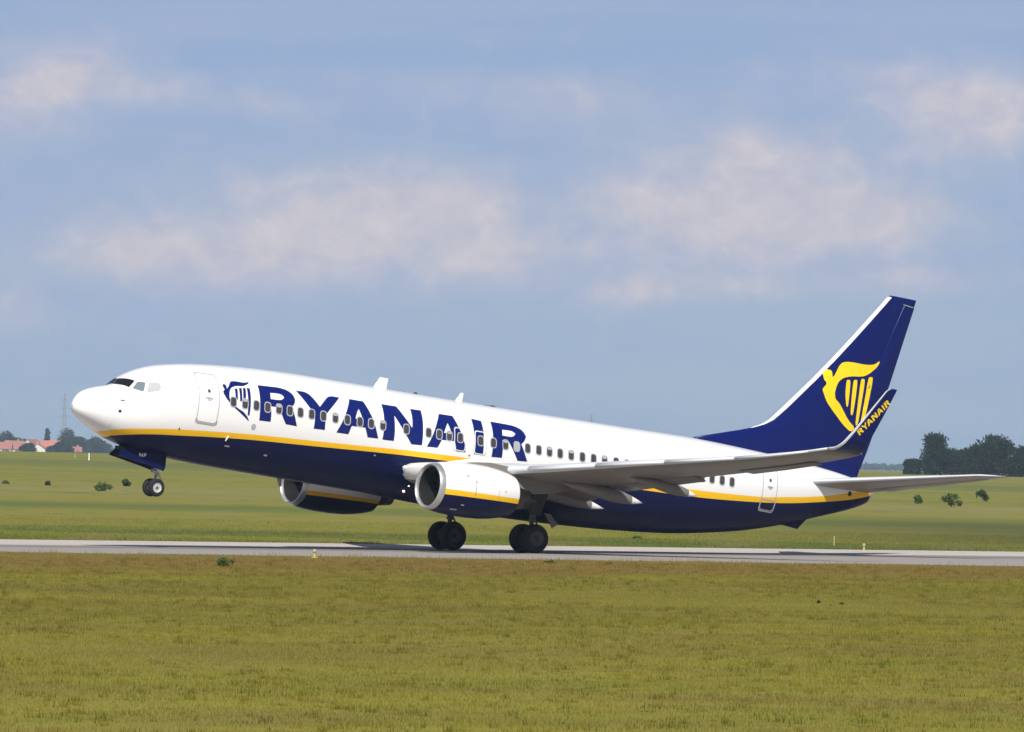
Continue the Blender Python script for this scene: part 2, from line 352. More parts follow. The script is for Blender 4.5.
GLYPH = {"R":[[[7.2,4.77],[7.74,4.8],[8.19,4.82],[8.54,4.77],[8.75,4.64],[8.83,4.45],[8.79,4.3],[8.67,4.16],[8.73,4.0],[8.96,3.44],[8.45,3.45],[8.3,3.65],[8.18,3.85],[8.02,4.04],[7.71,4.03],[7.75,3.73],[7.76,3.44],[7.25,3.42],[7.23,3.68],[7.22,3.96],[7.21,4.28],[7.21,4.53]],[[7.71,4.55],[8.12,4.58],[8.28,4.53],[8.32,4.45],[8.24,4.37],[8.09,4.32],[7.7,4.31]]],"Y":[[[8.93,4.82],[9.48,4.83],[9.94,4.34],[10.4,4.84],[10.93,4.84],[10.25,4.15],[10.2,3.92],[10.23,3.48],[9.72,3.46],[9.73,3.76],[9.69,4.07],[9.5,4.2]]],"A":[[[11.39,4.85],[12.03,4.85],[12.35,4.29],[12.56,3.81],[12.69,3.5],[12.2,3.48],[12.04,3.83],[11.42,3.81],[11.31,3.47],[10.76,3.46],[10.98,3.91],[11.17,4.35]],[[11.74,4.52],[11.86,4.26],[11.91,4.14],[11.57,4.12],[11.64,4.35]]],"N":[[[12.88,4.87],[13.57,4.88],[13.86,4.52],[14.2,4.14],[14.22,4.3],[14.23,4.62],[14.22,4.88],[14.72,4.89],[14.72,4.53],[14.71,4.15],[14.72,3.53],[14.23,3.5],[13.84,3.93],[13.39,4.5],[13.39,4.18],[13.41,3.87],[13.41,3.51],[12.89,3.49],[12.9,3.86],[12.9,4.27],[12.89,4.59]]],"A.b":[[[15.56,4.88],[16.2,4.89],[16.36,4.57],[16.57,4.14],[16.71,3.8],[16.76,3.54],[16.34,3.52],[16.21,3.9],[15.6,3.87],[15.45,3.54],[14.95,3.51],[15.17,3.99],[15.36,4.47]],[[15.89,4.57],[15.99,4.34],[16.04,4.18],[15.69,4.16],[15.77,4.35]]],"I":[[[17.09,4.91],[17.55,4.89],[17.57,4.52],[17.57,4.1],[17.58,3.55],[17.16,3.53],[17.16,4.04],[17.11,4.43]]],"R.b":[[[18.0,4.93],[18.68,4.93],[19.12,4.92],[19.47,4.81],[19.61,4.58],[19.51,4.38],[19.35,4.23],[19.46,4.01],[19.68,3.59],[19.22,3.56],[19.0,3.89],[18.74,4.26],[18.45,4.27],[18.48,3.91],[18.48,3.57],[17.99,3.54],[18.0,4.03],[18.01,4.49]],[[18.49,4.68],[18.94,4.7],[19.1,4.62],[19.04,4.52],[18.89,4.45],[18.46,4.45]]],"harp":[[[5.59,4.56],[5.69,4.59],[5.74,4.57],[5.76,4.5],[5.76,4.42],[5.86,4.53],[5.99,4.74],[6.24,4.78],[6.58,4.77],[6.86,4.84],[6.76,4.74],[6.53,4.63],[6.17,4.59],[5.96,4.49],[5.86,4.33],[5.83,4.06],[6.02,3.87],[6.25,3.73],[6.49,3.65],[6.71,3.48],[6.82,3.31],[6.66,3.4],[6.37,3.58],[6.08,3.74],[5.76,3.98],[5.59,4.21],[5.58,4.31],[5.66,4.37],[5.61,4.46]]],"strings":[[[6.13,4.48],[6.21,4.49],[6.19,4.08],[6.14,4.07]],[[6.33,4.53],[6.41,4.54],[6.38,4.03],[6.33,4.02]],[[6.51,4.56],[6.59,4.57],[6.55,4.13],[6.47,4.12]],[[6.69,4.59],[6.78,4.58],[6.78,4.39],[6.76,3.54],[6.72,3.54],[6.69,4.34]]]}
# tail harp, traced on the fin's own plane (station, height)
TAIL_HARP = [[[34.66,9.43],[34.82,9.49],[35.07,9.49],[35.13,9.36],[35.14,9.2],[35.23,9.28],[35.32,9.47],[35.44,9.73],[35.57,9.87],[35.8,9.94],[36.15,9.96],[36.7,9.95],[37.1,10.0],[37.29,10.08],[37.45,10.21],[37.5,10.15],[37.36,9.93],[37.05,9.65],[36.77,9.49],[36.48,9.43],[36.09,9.39],[35.7,9.27],[35.48,9.09],[35.39,8.88],[35.33,8.63],[35.39,8.36],[35.61,8.23],[35.78,8.06],[36.18,7.62],[36.62,7.34],[36.41,7.14],[35.94,7.39],[35.39,7.82],[35.3,7.89],[34.97,8.18],[34.8,8.47],[34.7,8.64],[34.78,8.77],[34.89,8.89],[34.85,9.0],[34.77,9.03],[34.7,9.22]]]
TAIL_STRINGS = [[[35.86,9.18],[35.95,9.23],[36.07,9.21],[36.1,8.66],[36.1,8.14],[36.01,8.13],[35.88,8.63]],[[36.22,9.23],[36.32,9.28],[36.44,9.27],[36.45,8.51],[36.41,7.83],[36.28,7.85],[36.23,8.48]],[[36.6,9.32],[36.71,9.38],[36.83,9.35],[36.79,8.3],[36.74,7.47],[36.61,7.46],[36.6,8.14]],[[36.99,9.46],[37.12,9.51],[37.25,9.49],[37.16,8.4],[37.04,7.56],[36.87,7.5],[36.93,8.34]]]
STRIPE_TOP = curve([(0, 2.0), (1.3, 2.15), (1.66, 2.27), (2.71, 2.45), (3.74, 2.58), (5.4, 2.73), (7.4, 2.88), (9.1, 2.97), (12.1, 3.13), (14.2, 3.25), (15.3, 3.3), (18, 3.36), (23, 3.47), (28, 3.62), (31.3, 3.81), (32.2, 3.92), (34.8, 4.31), (36.4, 4.67), (37.4, 4.9), (37.9, 5.0)])
STRIPE_LOW = curve([(0, 1.85), (1.3, 1.93), (1.67, 2.03), (2.82, 2.25), (4.54, 2.43), (5.33, 2.51), (7.5, 2.68), (9.2, 2.77), (14.28, 3.05), (15.56, 3.09), (19, 3.14), (25.2, 3.26), (28.1, 3.35), (30.3, 3.50), (32.6, 3.73), (34.9, 4.09), (36.5, 4.40), (37.5, 4.67), (37.9, 4.8)])

PITCH_UP = .12338
plane = empty('airliner', (0, 0, 0)); plane.rotation_euler = (0, PITCH_UP, 0)
tag(plane, 'white and navy passenger jet on its main wheels with the nose lifted', 'airliner')
def B(x, y, z): return (x-19.6, -y, z)          # body frame (aft, to port, up) -> object frame
def bmesh_obj(name, verts, faces, mats, parent=plane, smooth=True, mi=None):
    return mesh(name, [B(*p) for p in verts], faces, mats, parent, smooth, mi)

# ---- fuselage
def fus_ring(x, nu=20, nl=18):
    zt, zb, w_, zm = z_top(x), z_bot(x), half_w(x), z_mid(x)
    a = min(max(STRIPE_TOP(x), zb+(zt-zb)*.012), zt-.01); b_ = min(max(STRIPE_LOW(x), zb+(zt-zb)*.006), a-.002)
    def ang(z):   # angle from crown for an ellipse-like section
        return math.acos(max(-1, min(1, (z-zm)/(zt-zm)))) if z >= zm else math.pi/2+math.asin(max(-1, min(1, (zm-z)/(zm-zb))))
    def zz(t): return zm+(zt-zm)*math.cos(t) if t <= math.pi/2 else zm-(zm-zb)*math.sin(t-math.pi/2)
    ta, tb = ang(a), ang(b_); port = []
    for i in range(nu): port.append(zz(ta*i/nu))
    port += [a, (a+b_)/2]
    for i in range(nl+1): port.append(zz(tb+(math.pi-tb)*i/nl))
    return [(x, side(x, z), z) for z in port]
st = [.11, .115, .125, .14, .165, .2, .26, .34, .45, .6, .8, 1.0, 1.2, 1.3, 1.4, 1.46, 1.52, 1.58, 1.64, 1.7, 1.75, 1.8, 1.85, 1.9, 1.95, 2.0, 2.07, 2.15, 2.23, 2.35, 2.5, 2.7, 3.0, 3.35, 3.7, 4.1, 4.5, 5, 5.5, 6, 6.6]+[7.2+.8*i for i in range(26)]+[27.6+.5*i for i in range(19)]+[37.0, 37.3, 37.5, 37.65, 37.78, 37.9]
v = []; f = []; mi = []; NU, NL = 20, 18; npt = NU+2+NL+1
for x in st:
    p = fus_ring(x, NU, NL); v += p+[(a_, -b_, c_) for a_, b_, c_ in p[1:-1][::-1]]
ring = npt+npt-2
def half_row(k): return k if k < npt-1 else ring-1-k
for i in range(len(st)-1):
    for k in range(ring):
        k2 = (k+1) % ring; f.append((i*ring+k, i*ring+k2, (i+1)*ring+k2, (i+1)*ring+k))
        r_ = half_row(k); xm = (st[i]+st[i+1])/2
        mi.append(0 if r_ < NU or xm < 1.27 else (1 if r_ < NU+2 or xm < 1.72 else 2))
f.append(tuple((len(st)-1)*ring+k for k in range(ring))); mi.append(3)
fus = recalc(bmesh_obj('fuselage', v, f, [WHITE, YELLOW, NAVY, HOTMETAL], mi=mi))

# ---- decals that lie on the port skin
def decal(name, loops_list, mat, off, parent, skin, dx=.5, dz=.12):
    """flat outlines (station, height) cut into a fine grid and laid on a surface y = skin(x, z)"""
    bm = bmesh.new()
    for loops in loops_list:
        vs = [Vector((p[0], p[1], 0)) for lp in loops for p in lp]
        bv = [bm.verts.new(p) for p in vs]
        for t in tessellate_polygon([[Vector((p[0], p[1], 0)) for p in lp] for lp in loops]):
            try: bm.faces.new([bv[i] for i in t])
            except ValueError: pass
    xs = [q.co.x for q in bm.verts]; zs = [q.co.y for q in bm.verts]
    def cut(lo, hi, step, ax):
        n = int((hi-lo)/step)
        for i in range(1, n+1):
            co = [0, 0, 0]; co[ax] = lo+step*i; no = [0, 0, 0]; no[ax] = 1
            bmesh.ops.bisect_plane(bm, geom=bm.verts[:]+bm.edges[:]+bm.faces[:], plane_co=co, plane_no=no)
    cut(min(zs), max(zs), dz, 1); cut(min(xs), max(xs), dx, 0)
    for q in bm.verts:
        x, z = q.co.x, q.co.y; q.co = B(x, skin(x, z)+off, z)
    bm.normal_update()
    for fc in bm.faces:
        if fc.normal.y > 0: fc.normal_flip()
    me = bpy.data.meshes.new(name); bm.to_mesh(me); bm.free()
    return link(name, me, mat, parent)
def smooth_loop(lp, it=1):
    for _ in range(it):
        o = []
        for i, p in enumerate(lp):
            q = lp[(i+1) % len(lp)]
            o += [[.8*p[0]+.2*q[0], .8*p[1]+.2*q[1]], [.2*p[0]+.8*q[0], .2*p[1]+.8*q[1]]]
        lp = o
    return lp
def curvy(lp, lim=48):
    for _ in range(2):       # round only the gentle corners, keep the sharp ones of the letter shapes
        o = []
        for i, p in enumerate(lp):
            a_, b_ = lp[i-1], lp[(i+1) % len(lp)]
            t1 = math.atan2(p[1]-a_[1], p[0]-a_[0]); t2 = math.atan2(b_[1]-p[1], b_[0]-p[0]); dt = abs((t2-t1+math.pi) % (2*math.pi)-math.pi)
            if dt < R(lim): o += [[p[0]+(a_[0]-p[0])*.22, p[1]+(a_[1]-p[1])*.22], [p[0]+(b_[0]-p[0])*.22, p[1]+(b_[1]-p[1])*.22]]
            else: o.append(p)
        lp = o
    return lp
def rrect(cx, cz, w_, h_, r_=.08, n=4, top=1.0):
    o = []
    for qx, qz, a0 in ((1, 1, 0), (-1, 1, 90), (-1, -1, 180), (1, -1, 270)):
        for i in range(n+1):
            a = R(a0+90*i/n); o.append([cx+(w_/2-r_)*qx+r_*math.cos(a), cz+(h_/2-r_)*qz+r_*math.sin(a)])
    return o
decal('lettering', [[curvy(lp) for lp in g] for k, g in GLYPH.items() if k not in ('harp', 'strings')], ROYAL, .005, fus, side)
decal('harp_emblem', [[smooth_loop(GLYPH['harp'][0])]]+[[[[p[0]+(.022 if p[0] > sum(q[0] for q in s_)/len(s_) else -.022), p[1]] for p in s_]] for s_ in GLYPH['strings']], ROYAL, .005, fus, side)

# cabin windows: frame > pane
wx = [6.02, 6.54, 7.05, 7.56, 8.07, 8.57, 9.05, 9.56, 10.1, 10.65, 11.2, 11.78, 12.30, 12.84, 13.93, 14.97, 15.47, 15.94, 16.46, 17.42, 18.02, 18.60, 19.13, 19.65, 20.18, 20.69, 21.2, 21.73, 22.27, 22.81, 23.34, 23.9, 24.42, 24.95, 25.48, 26.0, 26.54, 27.06, 27.6, 28.12, 28.63, 29.15, 29.67]
for i, x in enumerate(wx):
    z = 3.955+(x-6)*.0117 if x < 24 else 4.15+(x-24)*.006
    fr = decal('cabin_window', [[rrect(x, z, .31, .42, .12), rrect(x, z, .235, .345, .09)[::-1]]], FRAME, .011, fus, side, dz=.11)
    decal('pane', [[rrect(x, z, .235, .345, .09)]], SHADE if i == 22 else PANE, .008, fr, side, dz=.11)
    if i in (1, 4, 9, 13, 17, 21, 25, 27, 30, 34, 39): decal('blind', [[rrect(x, z+.12, .19, .085 if i % 2 else .12, .03)]], SHADE, .010, fr, side, dz=.11)
def outline(x0, x1, z0, z1, r_=.12, wd=.032, slant=0):
    a = rrect((x0+x1)/2, (z0+z1)/2, x1-x0, z1-z0, r_, 5); b_ = rrect((x0+x1)/2, (z0+z1)/2, x1-x0-2*wd, z1-z0-2*wd, r_-wd*.5, 5)
    return [a, b_[::-1]]
for x0, x1, z0, z1, sill in ((4.52, 5.42, 3.0, 4.9, 1), (31.36, 32.18, 3.32, 5.07, 1)):
    d_ = decal('cabin_door', [outline(x0, x1, z0, z1, .14)], LINE, .006, fus, side)
    cx = (x0+x1)/2
    decal('handle', [[rrect(cx, z0+.95, .30, .05, .02)], [rrect(cx, z0+.88, .16, .03, .012)]], LINE, .014, d_, side)
    decal('door_window', [[rrect(cx, z0+1.22, .11, .13, .045)]], PANE, .012, d_, side)
    decal('door_sill', [outline(x0-.03, x1+.03, z0-.06, z0+.28 if x0 < 10 else z0+.45, .12, .045)], FRAME if x0 > 10 else LINE, .010, d_, side) if x0 > 10 else \
        decal('door_sill', [[[[x0-.03, z0+.12], [x0+.01, z0+.12], [x0+.03, z0+.02], [x0+.12, z0-.02], [x1-.12, z0-.02], [x1-.03, z0+.02], [x1-.01, z0+.12], [x1+.03, z0+.12], [x1+.01, z0-.02], [x1-.1, z0-.07], [x0+.1, z0-.07], [x0-.01, z0-.02]]]], LINE, .010, d_, side)
for x0, x1 in ((16.18, 16.72), (17.15, 17.68)):
    decal('overwing_exit', [outline(x0, x1, 3.56, 4.46, .1, .03)], WHITE, .0085, fus, side)
    decal('overwing_exit_seam', [outline(x0-.02, x1+.02, 3.54, 4.48, .11, .012)], LINE, .0085, fus, side)
# small fittings on the skin
def dot(name, x, z, w_, h_, mat, off=.012, r_=None):
    return decal(name, [[rrect(x, z, w_, h_, r_ or min(w_, h_)*.45, 4)]], mat, off, fus, side)
dot('pitot_probe', 1.62, 3.37, .16, .05, DARKMETAL); dot('sensor_port', 1.55, 2.95, .11, .11, DARKMETAL)
dot('static_port', 7.05, 3.15, .2, .22, FRAME); dot('static_port', 3.95, 2.62, .06, .08, DARKMETAL)
dot('outflow_valve', 34.9, 4.95, .10, .16, BLACK); dot('exhaust_port', 36.35, 4.62, .22, .20, BLACK)
dot('service_light', 8.0, 2.18, .16, .06, METAL); dot('service_light', 12.7, 2.85, .1, .05, METAL); dot('service_light', 6.2, 2.28, .22, .05, METAL)
dot('exhaust_port', 16.95, 3.45, .06, .07, DARKMETAL)
# cockpit glazing, port side and mirrored
CW = [([[2.27, 4.18], [2.52, 4.19], [2.37, 3.81], [2.02, 3.88]], GLASSL), ([[2.63, 4.205], [3.0, 4.235], [3.05, 4.08], [2.94, 3.92], [2.48, 3.80]], GLASSP)]
def chamfer(lp):
    o = []
    for i, p in enumerate(lp):
        a_, b_ = lp[i-1], lp[(i+1) % len(lp)]
        o += [[p[0]+(a_[0]-p[0])*.1, p[1]+(a_[1]-p[1])*.1], [p[0]+(b_[0]-p[0])*.1, p[1]+(b_[1]-p[1])*.1]]
    return o
def sidem(x, z): return -side(x, z)
for lp, m in CW:
    decal('cockpit_window', [[chamfer(lp)]], m, .008, fus, side, dx=.1, dz=.06)
    decal('cockpit_window', [[chamfer(lp)]], m, -.008, fus, sidem, dx=.1, dz=.06)
# windscreen: two panes each side of a centre post, laid on the skin by casting back onto it
def skin_top(x, y):
    lo, hi = z_mid(x), z_top(x)
    for _ in range(40):
        m_ = (lo+hi)/2
        if side(x, m_) > abs(y): lo = m_
        else: hi = m_
    return lo
for sg in (1, -1):
    v = []; f = []; nx, ny = 12, 20
    for i in range(nx):
        t = i/(nx-1); xc, xr, zr = 1.69+.25*t, 1.93+.27*t, 3.90+.29*t
        yr = side(xr, zr)
        for j in range(ny+1):
            s_ = .03+.97*j/ny; x = xc+(xr-xc)*s_**1.6; y = yr*s_
            v.append((x-.010, sg*(y+.010*s_), skin_top(x, y)+.016))
    for i in range(nx-1):
        for j in range(ny): f.append((i*(ny+1)+j, i*(ny+1)+j+1, (i+1)*(ny+1)+j+1, (i+1)*(ny+1)+j))
    bmesh_obj('windscreen', v, f, GLASS, fus)
# blade antennas and beacon
def blade(x0, x1, h, sweep, z0=None, chord_top=.5, th=.03, name='antenna', mat=WHITE, parent=plane, y=0, down=False):
    z0 = (z_top(x0)-.03 if not down else z_bot(x0)+.03); sg = -1 if down else 1; v = []
    for t in (0, .5, 1):
        c = (x1-x0)*(1-t*(1-chord_top)); xa = x0+sweep*t
        for q, yy in ((0, 0), (.3, th), (1, .004), (.3, -th)): v.append((xa+c*q, y+yy*(1-.4*t), z0+sg*h*t))
    f = [(i*4+k, i*4+(k+1) % 4, (i+1)*4+(k+1) % 4, (i+1)*4+k) for i in range(2) for k in range(4)]+[(8, 9, 10, 11)]
    return recalc(bmesh_obj(name, v, f, mat, parent, smooth=False))
blade(13.35, 13.98, .46, .28, chord_top=.62); blade(17.2, 17.55, .38, .26, chord_top=.35)
blade(9.5, 9.75, .34, .16, name='antenna', mat=TAILGREY, down=True, chord_top=.5)
blade(34.95, 35.1, .14, .04, th=.02)
mb = MB(); mb.lathe([(0, .09), (.05, .08), (.09, .04), (.1, 0)], B(15.35, 0, z_top(15.35)-.02), 'Z', 12); mb.build('anti_collision_beacon', DARKMETAL, plane)
mb = MB(); mb.lathe([(0, .07), (-.05, .06), (-.08, .03), (-.09, 0)], B(19.0, 0, z_top(19)+.05), 'Z', 12); mb.box(B(18.9, 0, z_top(19)+.0), (.5, .12, .05)); mb.build('satellite_fitting', DARKMETAL, plane)
# tail bumper and the small white cap of the tail cone
mb = MB(); mb.add([B(*p) for p in [(33.3, .14, 3.0), (34.3, .10, 2.93), (34.75, .08, 3.34), (33.3, -.14, 3.0), (34.3, -.10, 2.93), (34.75, -.08, 3.34), (34.42, 0, 2.90), (33.9, 0, 3.4)]],
        [(0, 1, 2, 7), (3, 7, 5, 4), (0, 3, 4, 1), (1, 4, 6), (1, 6, 2), (4, 5, 6), (2, 6, 5)]); recalc(mb.build('tail_skid', NAVY, plane, smooth=False))
v = []; f = []
for i, x in enumerate((37.62, 37.75, 37.88, 37.93)):
    for k in range(24):
        a = 2*math.pi*k/24; zc_ = (z_top(min(x, 37.88))+z_bot(min(x, 37.88)))/2; s_ = (z_top(min(x, 37.88))-z_bot(min(x, 37.88)))/2
        kk = 1.02 if i < 3 else .8
        v.append((x, half_w(x)*math.cos(a)*kk, zc_+s_*math.sin(a)*kk))
for i in range(3):
    for k in range(24): f.append((i*24+k, i*24+(k+1) % 24, (i+1)*24+(k+1) % 24, (i+1)*24+k))
bmesh_obj('exhaust_outlet', v, f, METAL)

# ---- wing-body fairing
FX0, FX1 = 12.6, 27.5
def fair_ring(x):
    t = (x-FX0)/(FX1-FX0); e = max(0, math.sin(math.pi*t**.8))**1.15
    zt = 2.90+.52*max(0, min(1, (x-15.2)/2.2))*max(0, min(1, (23.5-x)/2.5)); zf = z_bot(x); zb = zf+.04-.16*e; o = []
    for k in range(33):
        q = .5*(1+math.cos(math.pi*k/32)); z = zb+(zt-zb)*q
        o.append((x, max(0, side(x, zf+(zt-zf)*q)-.03+.34*e*math.sin(math.pi*q)**.6), z))
    o[-1] = (x, 0, zb); o[0] = (x, o[0][1], zt)
    return [(x, 0, zt+.02)]+o
v = []; f = []; mi = []; nst = 90
for i in range(nst+1):
    p = fair_ring(FX0+(FX1-FX0)*i/nst); v += p+[(a_, -b_, c_) for a_, b_, c_ in p[1:-1][::-1]]
rg = 66
for i in range(nst):
    for k in range(rg):
        f.append((i*rg+k, i*rg+(k+1) % rg, (i+1)*rg+(k+1) % rg, (i+1)*rg+k))
        zc_ = sum(v[j][2] for j in f[-1])/4; xm = v[i*rg][0]
        mi.append(0 if zc_ > 2.42 and 15.5 < xm < 21.5 else (2 if zc_ > 2.25 and 14.6 < xm < 21.5 else 1))
recalc(bmesh_obj('wing_body_fairing', v, f, [WHITE, NAVY, GREY], mi=mi))

# ---- wings
def foil(n=14, t=.12):
    up_, lo = [], []
    for i in range(n+1):
        x = .5*(1-math.cos(math.pi*i/n)); yt = 5*t*(.2969*math.sqrt(x)-.126*x-.3516*x*x+.2843*x**3-.1036*x**4)
        cb = .018*math.sin(math.pi*x)
        up_.append((x, yt+cb)); lo.append((x, -yt+cb))
    return up_+lo[1:-1][::-1]      # from nose over the top to the tail, back along the bottom
def loft(name, secs, mats, parent, sign=1, mifun=None, cap=True, n=14):
    """secs: (x_le, y, z, chord, thickness, tilt of the section plane) ; tilt 0 = flat wing, 90 = upright blade"""
    v = []; f = []; mi = []
    m_ = 2*n
    for s_ in secs:
        xl, y, z, c, th, tl = s_[:6]; inc = s_[6] if len(s_) > 6 else 0
        for px, pz in foil(n, th):
            dx, dz = px*c, pz*c
            X = xl+dx*math.cos(inc)+dz*math.sin(inc); Z = dz*math.cos(inc)-dx*math.sin(inc)
            v.append((X, sign*(y-Z*math.sin(tl)), z+Z*math.cos(tl)))
    for i in range(len(secs)-1):
        for k in range(m_):
            f.append((i*m_+k, i*m_+(k+1) % m_, (i+1)*m_+(k+1) % m_, (i+1)*m_+k)); mi.append(mifun(k, n) if mifun else 0)
    if cap:
        f.append(tuple(range(m_))); f.append(tuple((len(secs)-1)*m_+k for k in range(m_))); mi += [0, 0]
    return recalc(bmesh_obj(name, v, f, mats, parent, mi=mi))
def le_x(y): return 22.9-.52*(16.9-y) if y > 5.2 else 22.9-.52*11.7-(5.2-y)*.76
def te_x(y): return 24.52-(16.9-y)*.265 if y > 5.6 else 21.53+(5.6-y)*.02
WZ = curve([(0, 2.2), (1.88, 2.50), (4, 2.80), (5, 2.93), (6, 3.04), (8, 3.32), (10, 3.6), (12, 3.87), (14, 4.16), (16, 4.52), (16.9, 4.73)])
def wing_sec(y, c0=0.0, c1=1.0):
    th = .135 if y < 5 else .12-.02*(y-5)/12
    return (le_x(y), y, WZ(y), te_x(y)-le_x(y), th, R(6), R(1.2))
def lm(k, n):   # bare metal on the first few percent of the chord
    return 1 if (k < 4 or k >= 2*n-2) else 0
ys = [0.8, 1.9, 2.6, 3.4, 4.2, 5.2, 5.6, 6.5, 7.5, 8.5, 9.5, 10.5, 11.5, 12.5, 13.5, 14.5, 15.5, 16.3, 16.9]
def canoe(x0, x1, y, z0, z1, wd, ht, parent, tip=.14):
    v = []; f = []; n = 16; m_ = 14; mi = []
    for i in range(m_+1):
        t = i/m_; r_ = (math.sin(math.pi*min(t/.9, 1)*.5)**.7)*(1-max(0, (t-.45)/.55)**2.4*.97) if t > 0 else .02
        r_ = max(r_, .02)
        for k in range(n):
            a = 2*math.pi*k/n
            v.append((x0+(x1-x0)*t, y+wd/2*r_*math.cos(a), z0+(z1-z0)*t**1.3+ht/2*r_*math.sin(a)))
    for i in range(m_):
        for k in range(n): f.append((i*n+k, i*n+(k+1) % n, (i+1)*n+(k+1) % n, (i+1)*n+k)); mi.append(1 if i/m_ > 1-tip-.01 else 0)
    f.append(tuple(range(n))); f.append(tuple(m_*n+k for k in range(n))); mi += [0, 1]
    return recalc(bmesh_obj('flap_track_fairing', v, f, [GREY, WHITE], parent, mi=mi))
for sg in (1, -1):
    wing = loft('wing', [wing_sec(y) for y in ys], [GREY, SLAT], plane, sg, lm)
    # flaps let down a little behind and below the trailing edge, in two panels, and the closed aileron line
    for y0, y1 in ((2.1, 4.3), (5.9, 9.7)):
        secs = []
        for q in range(5):
            y = y0+(y1-y0)*q/4; c = te_x(y)-le_x(y)
            secs.append((te_x(y)-.16*c+.03, y, WZ(y)-c*.025-.02, .19*c, .13, R(6), R(9)))
        fl = loft('flap', secs, [GREY, SLAT], wing, sg)
    secs = [(te_x(y)-.04-.22*(te_x(y)-le_x(y)), y, WZ(y)-.075-.012*(te_x(y)-le_x(y)), .24*(te_x(y)-le_x(y)), .07, R(6), R(2.5)) for y in (12.0, 13.5, 15.2)]
    loft('aileron', secs, [GREY], wing, sg)
    # leading-edge slats stand slightly forward of the wing outboard of the engine
    for y0, y1 in ((5.9, 8.4), (8.45, 11.0), (11.05, 13.6), (13.65, 16.2)):
        secs = [(le_x(y)-.17, y, WZ(y)-.06, .16*(te_x(y)-le_x(y)), .30-.0*(y-5), R(6), R(-9)) for y in (y0, (y0+y1)/2, y1)]
        loft('slat', secs, [SLAT], wing, sg)
    # inboard leading edge with its Krueger flap, white underneath
    glove = [(14.03, 2.62), (14.35, 2.80), (15.05, 2.93), (16.6, 2.98), (16.6, 2.3), (15.1, 2.19), (14.42, 2.18), (14.2, 2.34), (14.07, 2.50)]
    ng = len(glove)
    v = [(x+(.9 if j else 0), sg*(3.3 if j else 1.75), z+(.10 if j else -.02)) for j in (0, 1) for x, z in glove]
    vm = [(x+.05*(2.25-1.75), sg*2.25, z) for x, z in glove]
    v = v[:ng]+vm+v[ng:]
    f = [tuple(range(ng)), tuple(range(3*ng-1, 2*ng-1, -1))]+[(j*ng+k, j*ng+(k+1) % ng, (j+1)*ng+(k+1) % ng, (j+1)*ng+k) for j in (0, 1) for k in range(ng)]
    sharp(recalc(bmesh_obj('krueger_flap', v, f, WHITE, wing)), 40)
    for x0, x1, y, z0, z1, wd, ht in ((18.2, 22.75, 3.05, 2.50, 2.18, .42, .60), (18.9, 22.82, 5.5, 2.72, 2.45, .42, .62), (20.2, 23.45, 8.2, 3.12, 2.86, .36, .52)):
        canoe(x0, x1, sg*y, z0, z1, wd, ht, wing)
    # winglet
    wl = [(22.9, 16.9, 4.73, 1.60, .10, R(6)), (22.99, 17.08, 4.76, 1.46, .095, R(14)), (23.09, 17.25, 4.84, 1.30, .09, R(32)), (23.20, 17.38, 4.98, 1.17, .085, R(52)), (23.34, 17.47, 5.19, 1.07, .08, R(68)), (23.54, 17.55, 5.49, .97, .075, R(77)), (24.14, 17.73, 6.42, .70, .07, R(80)), (24.62, 17.87, 7.16, .46, .07, R(80)), (24.80, 17.9, 7.27, .30, .05, R(80))]
    n_ = 14
    wlo = loft('winglet', wl, [FINBLUE, SLAT], wing, sg, lambda k, n: 1 if (k < 4 or k >= 2*n-3) else 0)
    # company name up the outer face of the winglet, in yellow
    def wsec(z):
        for a_, b_ in zip(wl[:-1], wl[1:]):
            if a_[2] <= z <= b_[2]:
                t = (z-a_[2])/(b_[2]-a_[2]); return [a_[i]+(b_[i]-a_[i])*t for i in range(6)]
        return wl[-1]
    z0_, z1_ = 5.52, 6.88; x0_, x1_ = 7.2, 19.7; hgt = .25
    def up_map(gx, gz):   # along-text fraction and across-text offset, measured parallel to the leading edge
        fr = (gx-x0_)/(x1_-x0_)*(1.0); off = (gz-4.2)/1.4*hgt
        z = z0_+(z1_-z0_)*fr
        return fr, off, z
    bm = bmesh.new()
    dirx, dirz = .62, .785            # leading-edge direction in (station, height)
    for k_, g in GLYPH.items():
        if k_ in ('harp', 'strings'): continue
        vs = [Vector((p[0], p[1], 0)) for lp in g for p in lp]; bv = []
        for p in vs:
            gz = p.y-(p.x-7.2)*.0125
            sl_ = (p.x-x0_)/(x1_-x0_)*(1.74); ac = (gz-4.12)/1.4*.245
            base = (23.78, 5.42)
            if sg < 0: pass
            X = base[0]+dirx*sl_-dirz*ac; Z = base[1]+dirz*sl_+dirx*ac
            s_ = wsec(Z); q = max(.02, min(.98, (X-s_[0])/s_[3]))
            yt = 5*s_[4]*(.2969*math.sqrt(q)-.126*q-.3516*q*q+.2843*q**3-.1036*q**4)*s_[3]
            cb = .018*math.sin(math.pi*q)*s_[3]
            bv.append(bm.verts.new(B(X, sg*(s_[1]+(yt-cb)*math.sin(s_[5])+.006), Z)))
        for t in tessellate_polygon([[Vector((p[0], p[1], 0)) for p in lp] for lp in g]):
            try: bm.faces.new([bv[i] for i in t])
            except ValueError: pass
    bm.normal_update()
    for fc in bm.faces:
        if fc.normal.y*sg > 0: fc.normal_flip()
    me = bpy.data.meshes.new('lettering'); bm.to_mesh(me); bm.free(); link('lettering', me, LEMON, wlo)
    mb = MB(); mb.lathe([(0, .03), (.05, .03), (.08, 0)], B(24.35, sg*17.1, 4.74), 'X', 8); mb.build('navigation_light', WHITE, wing)

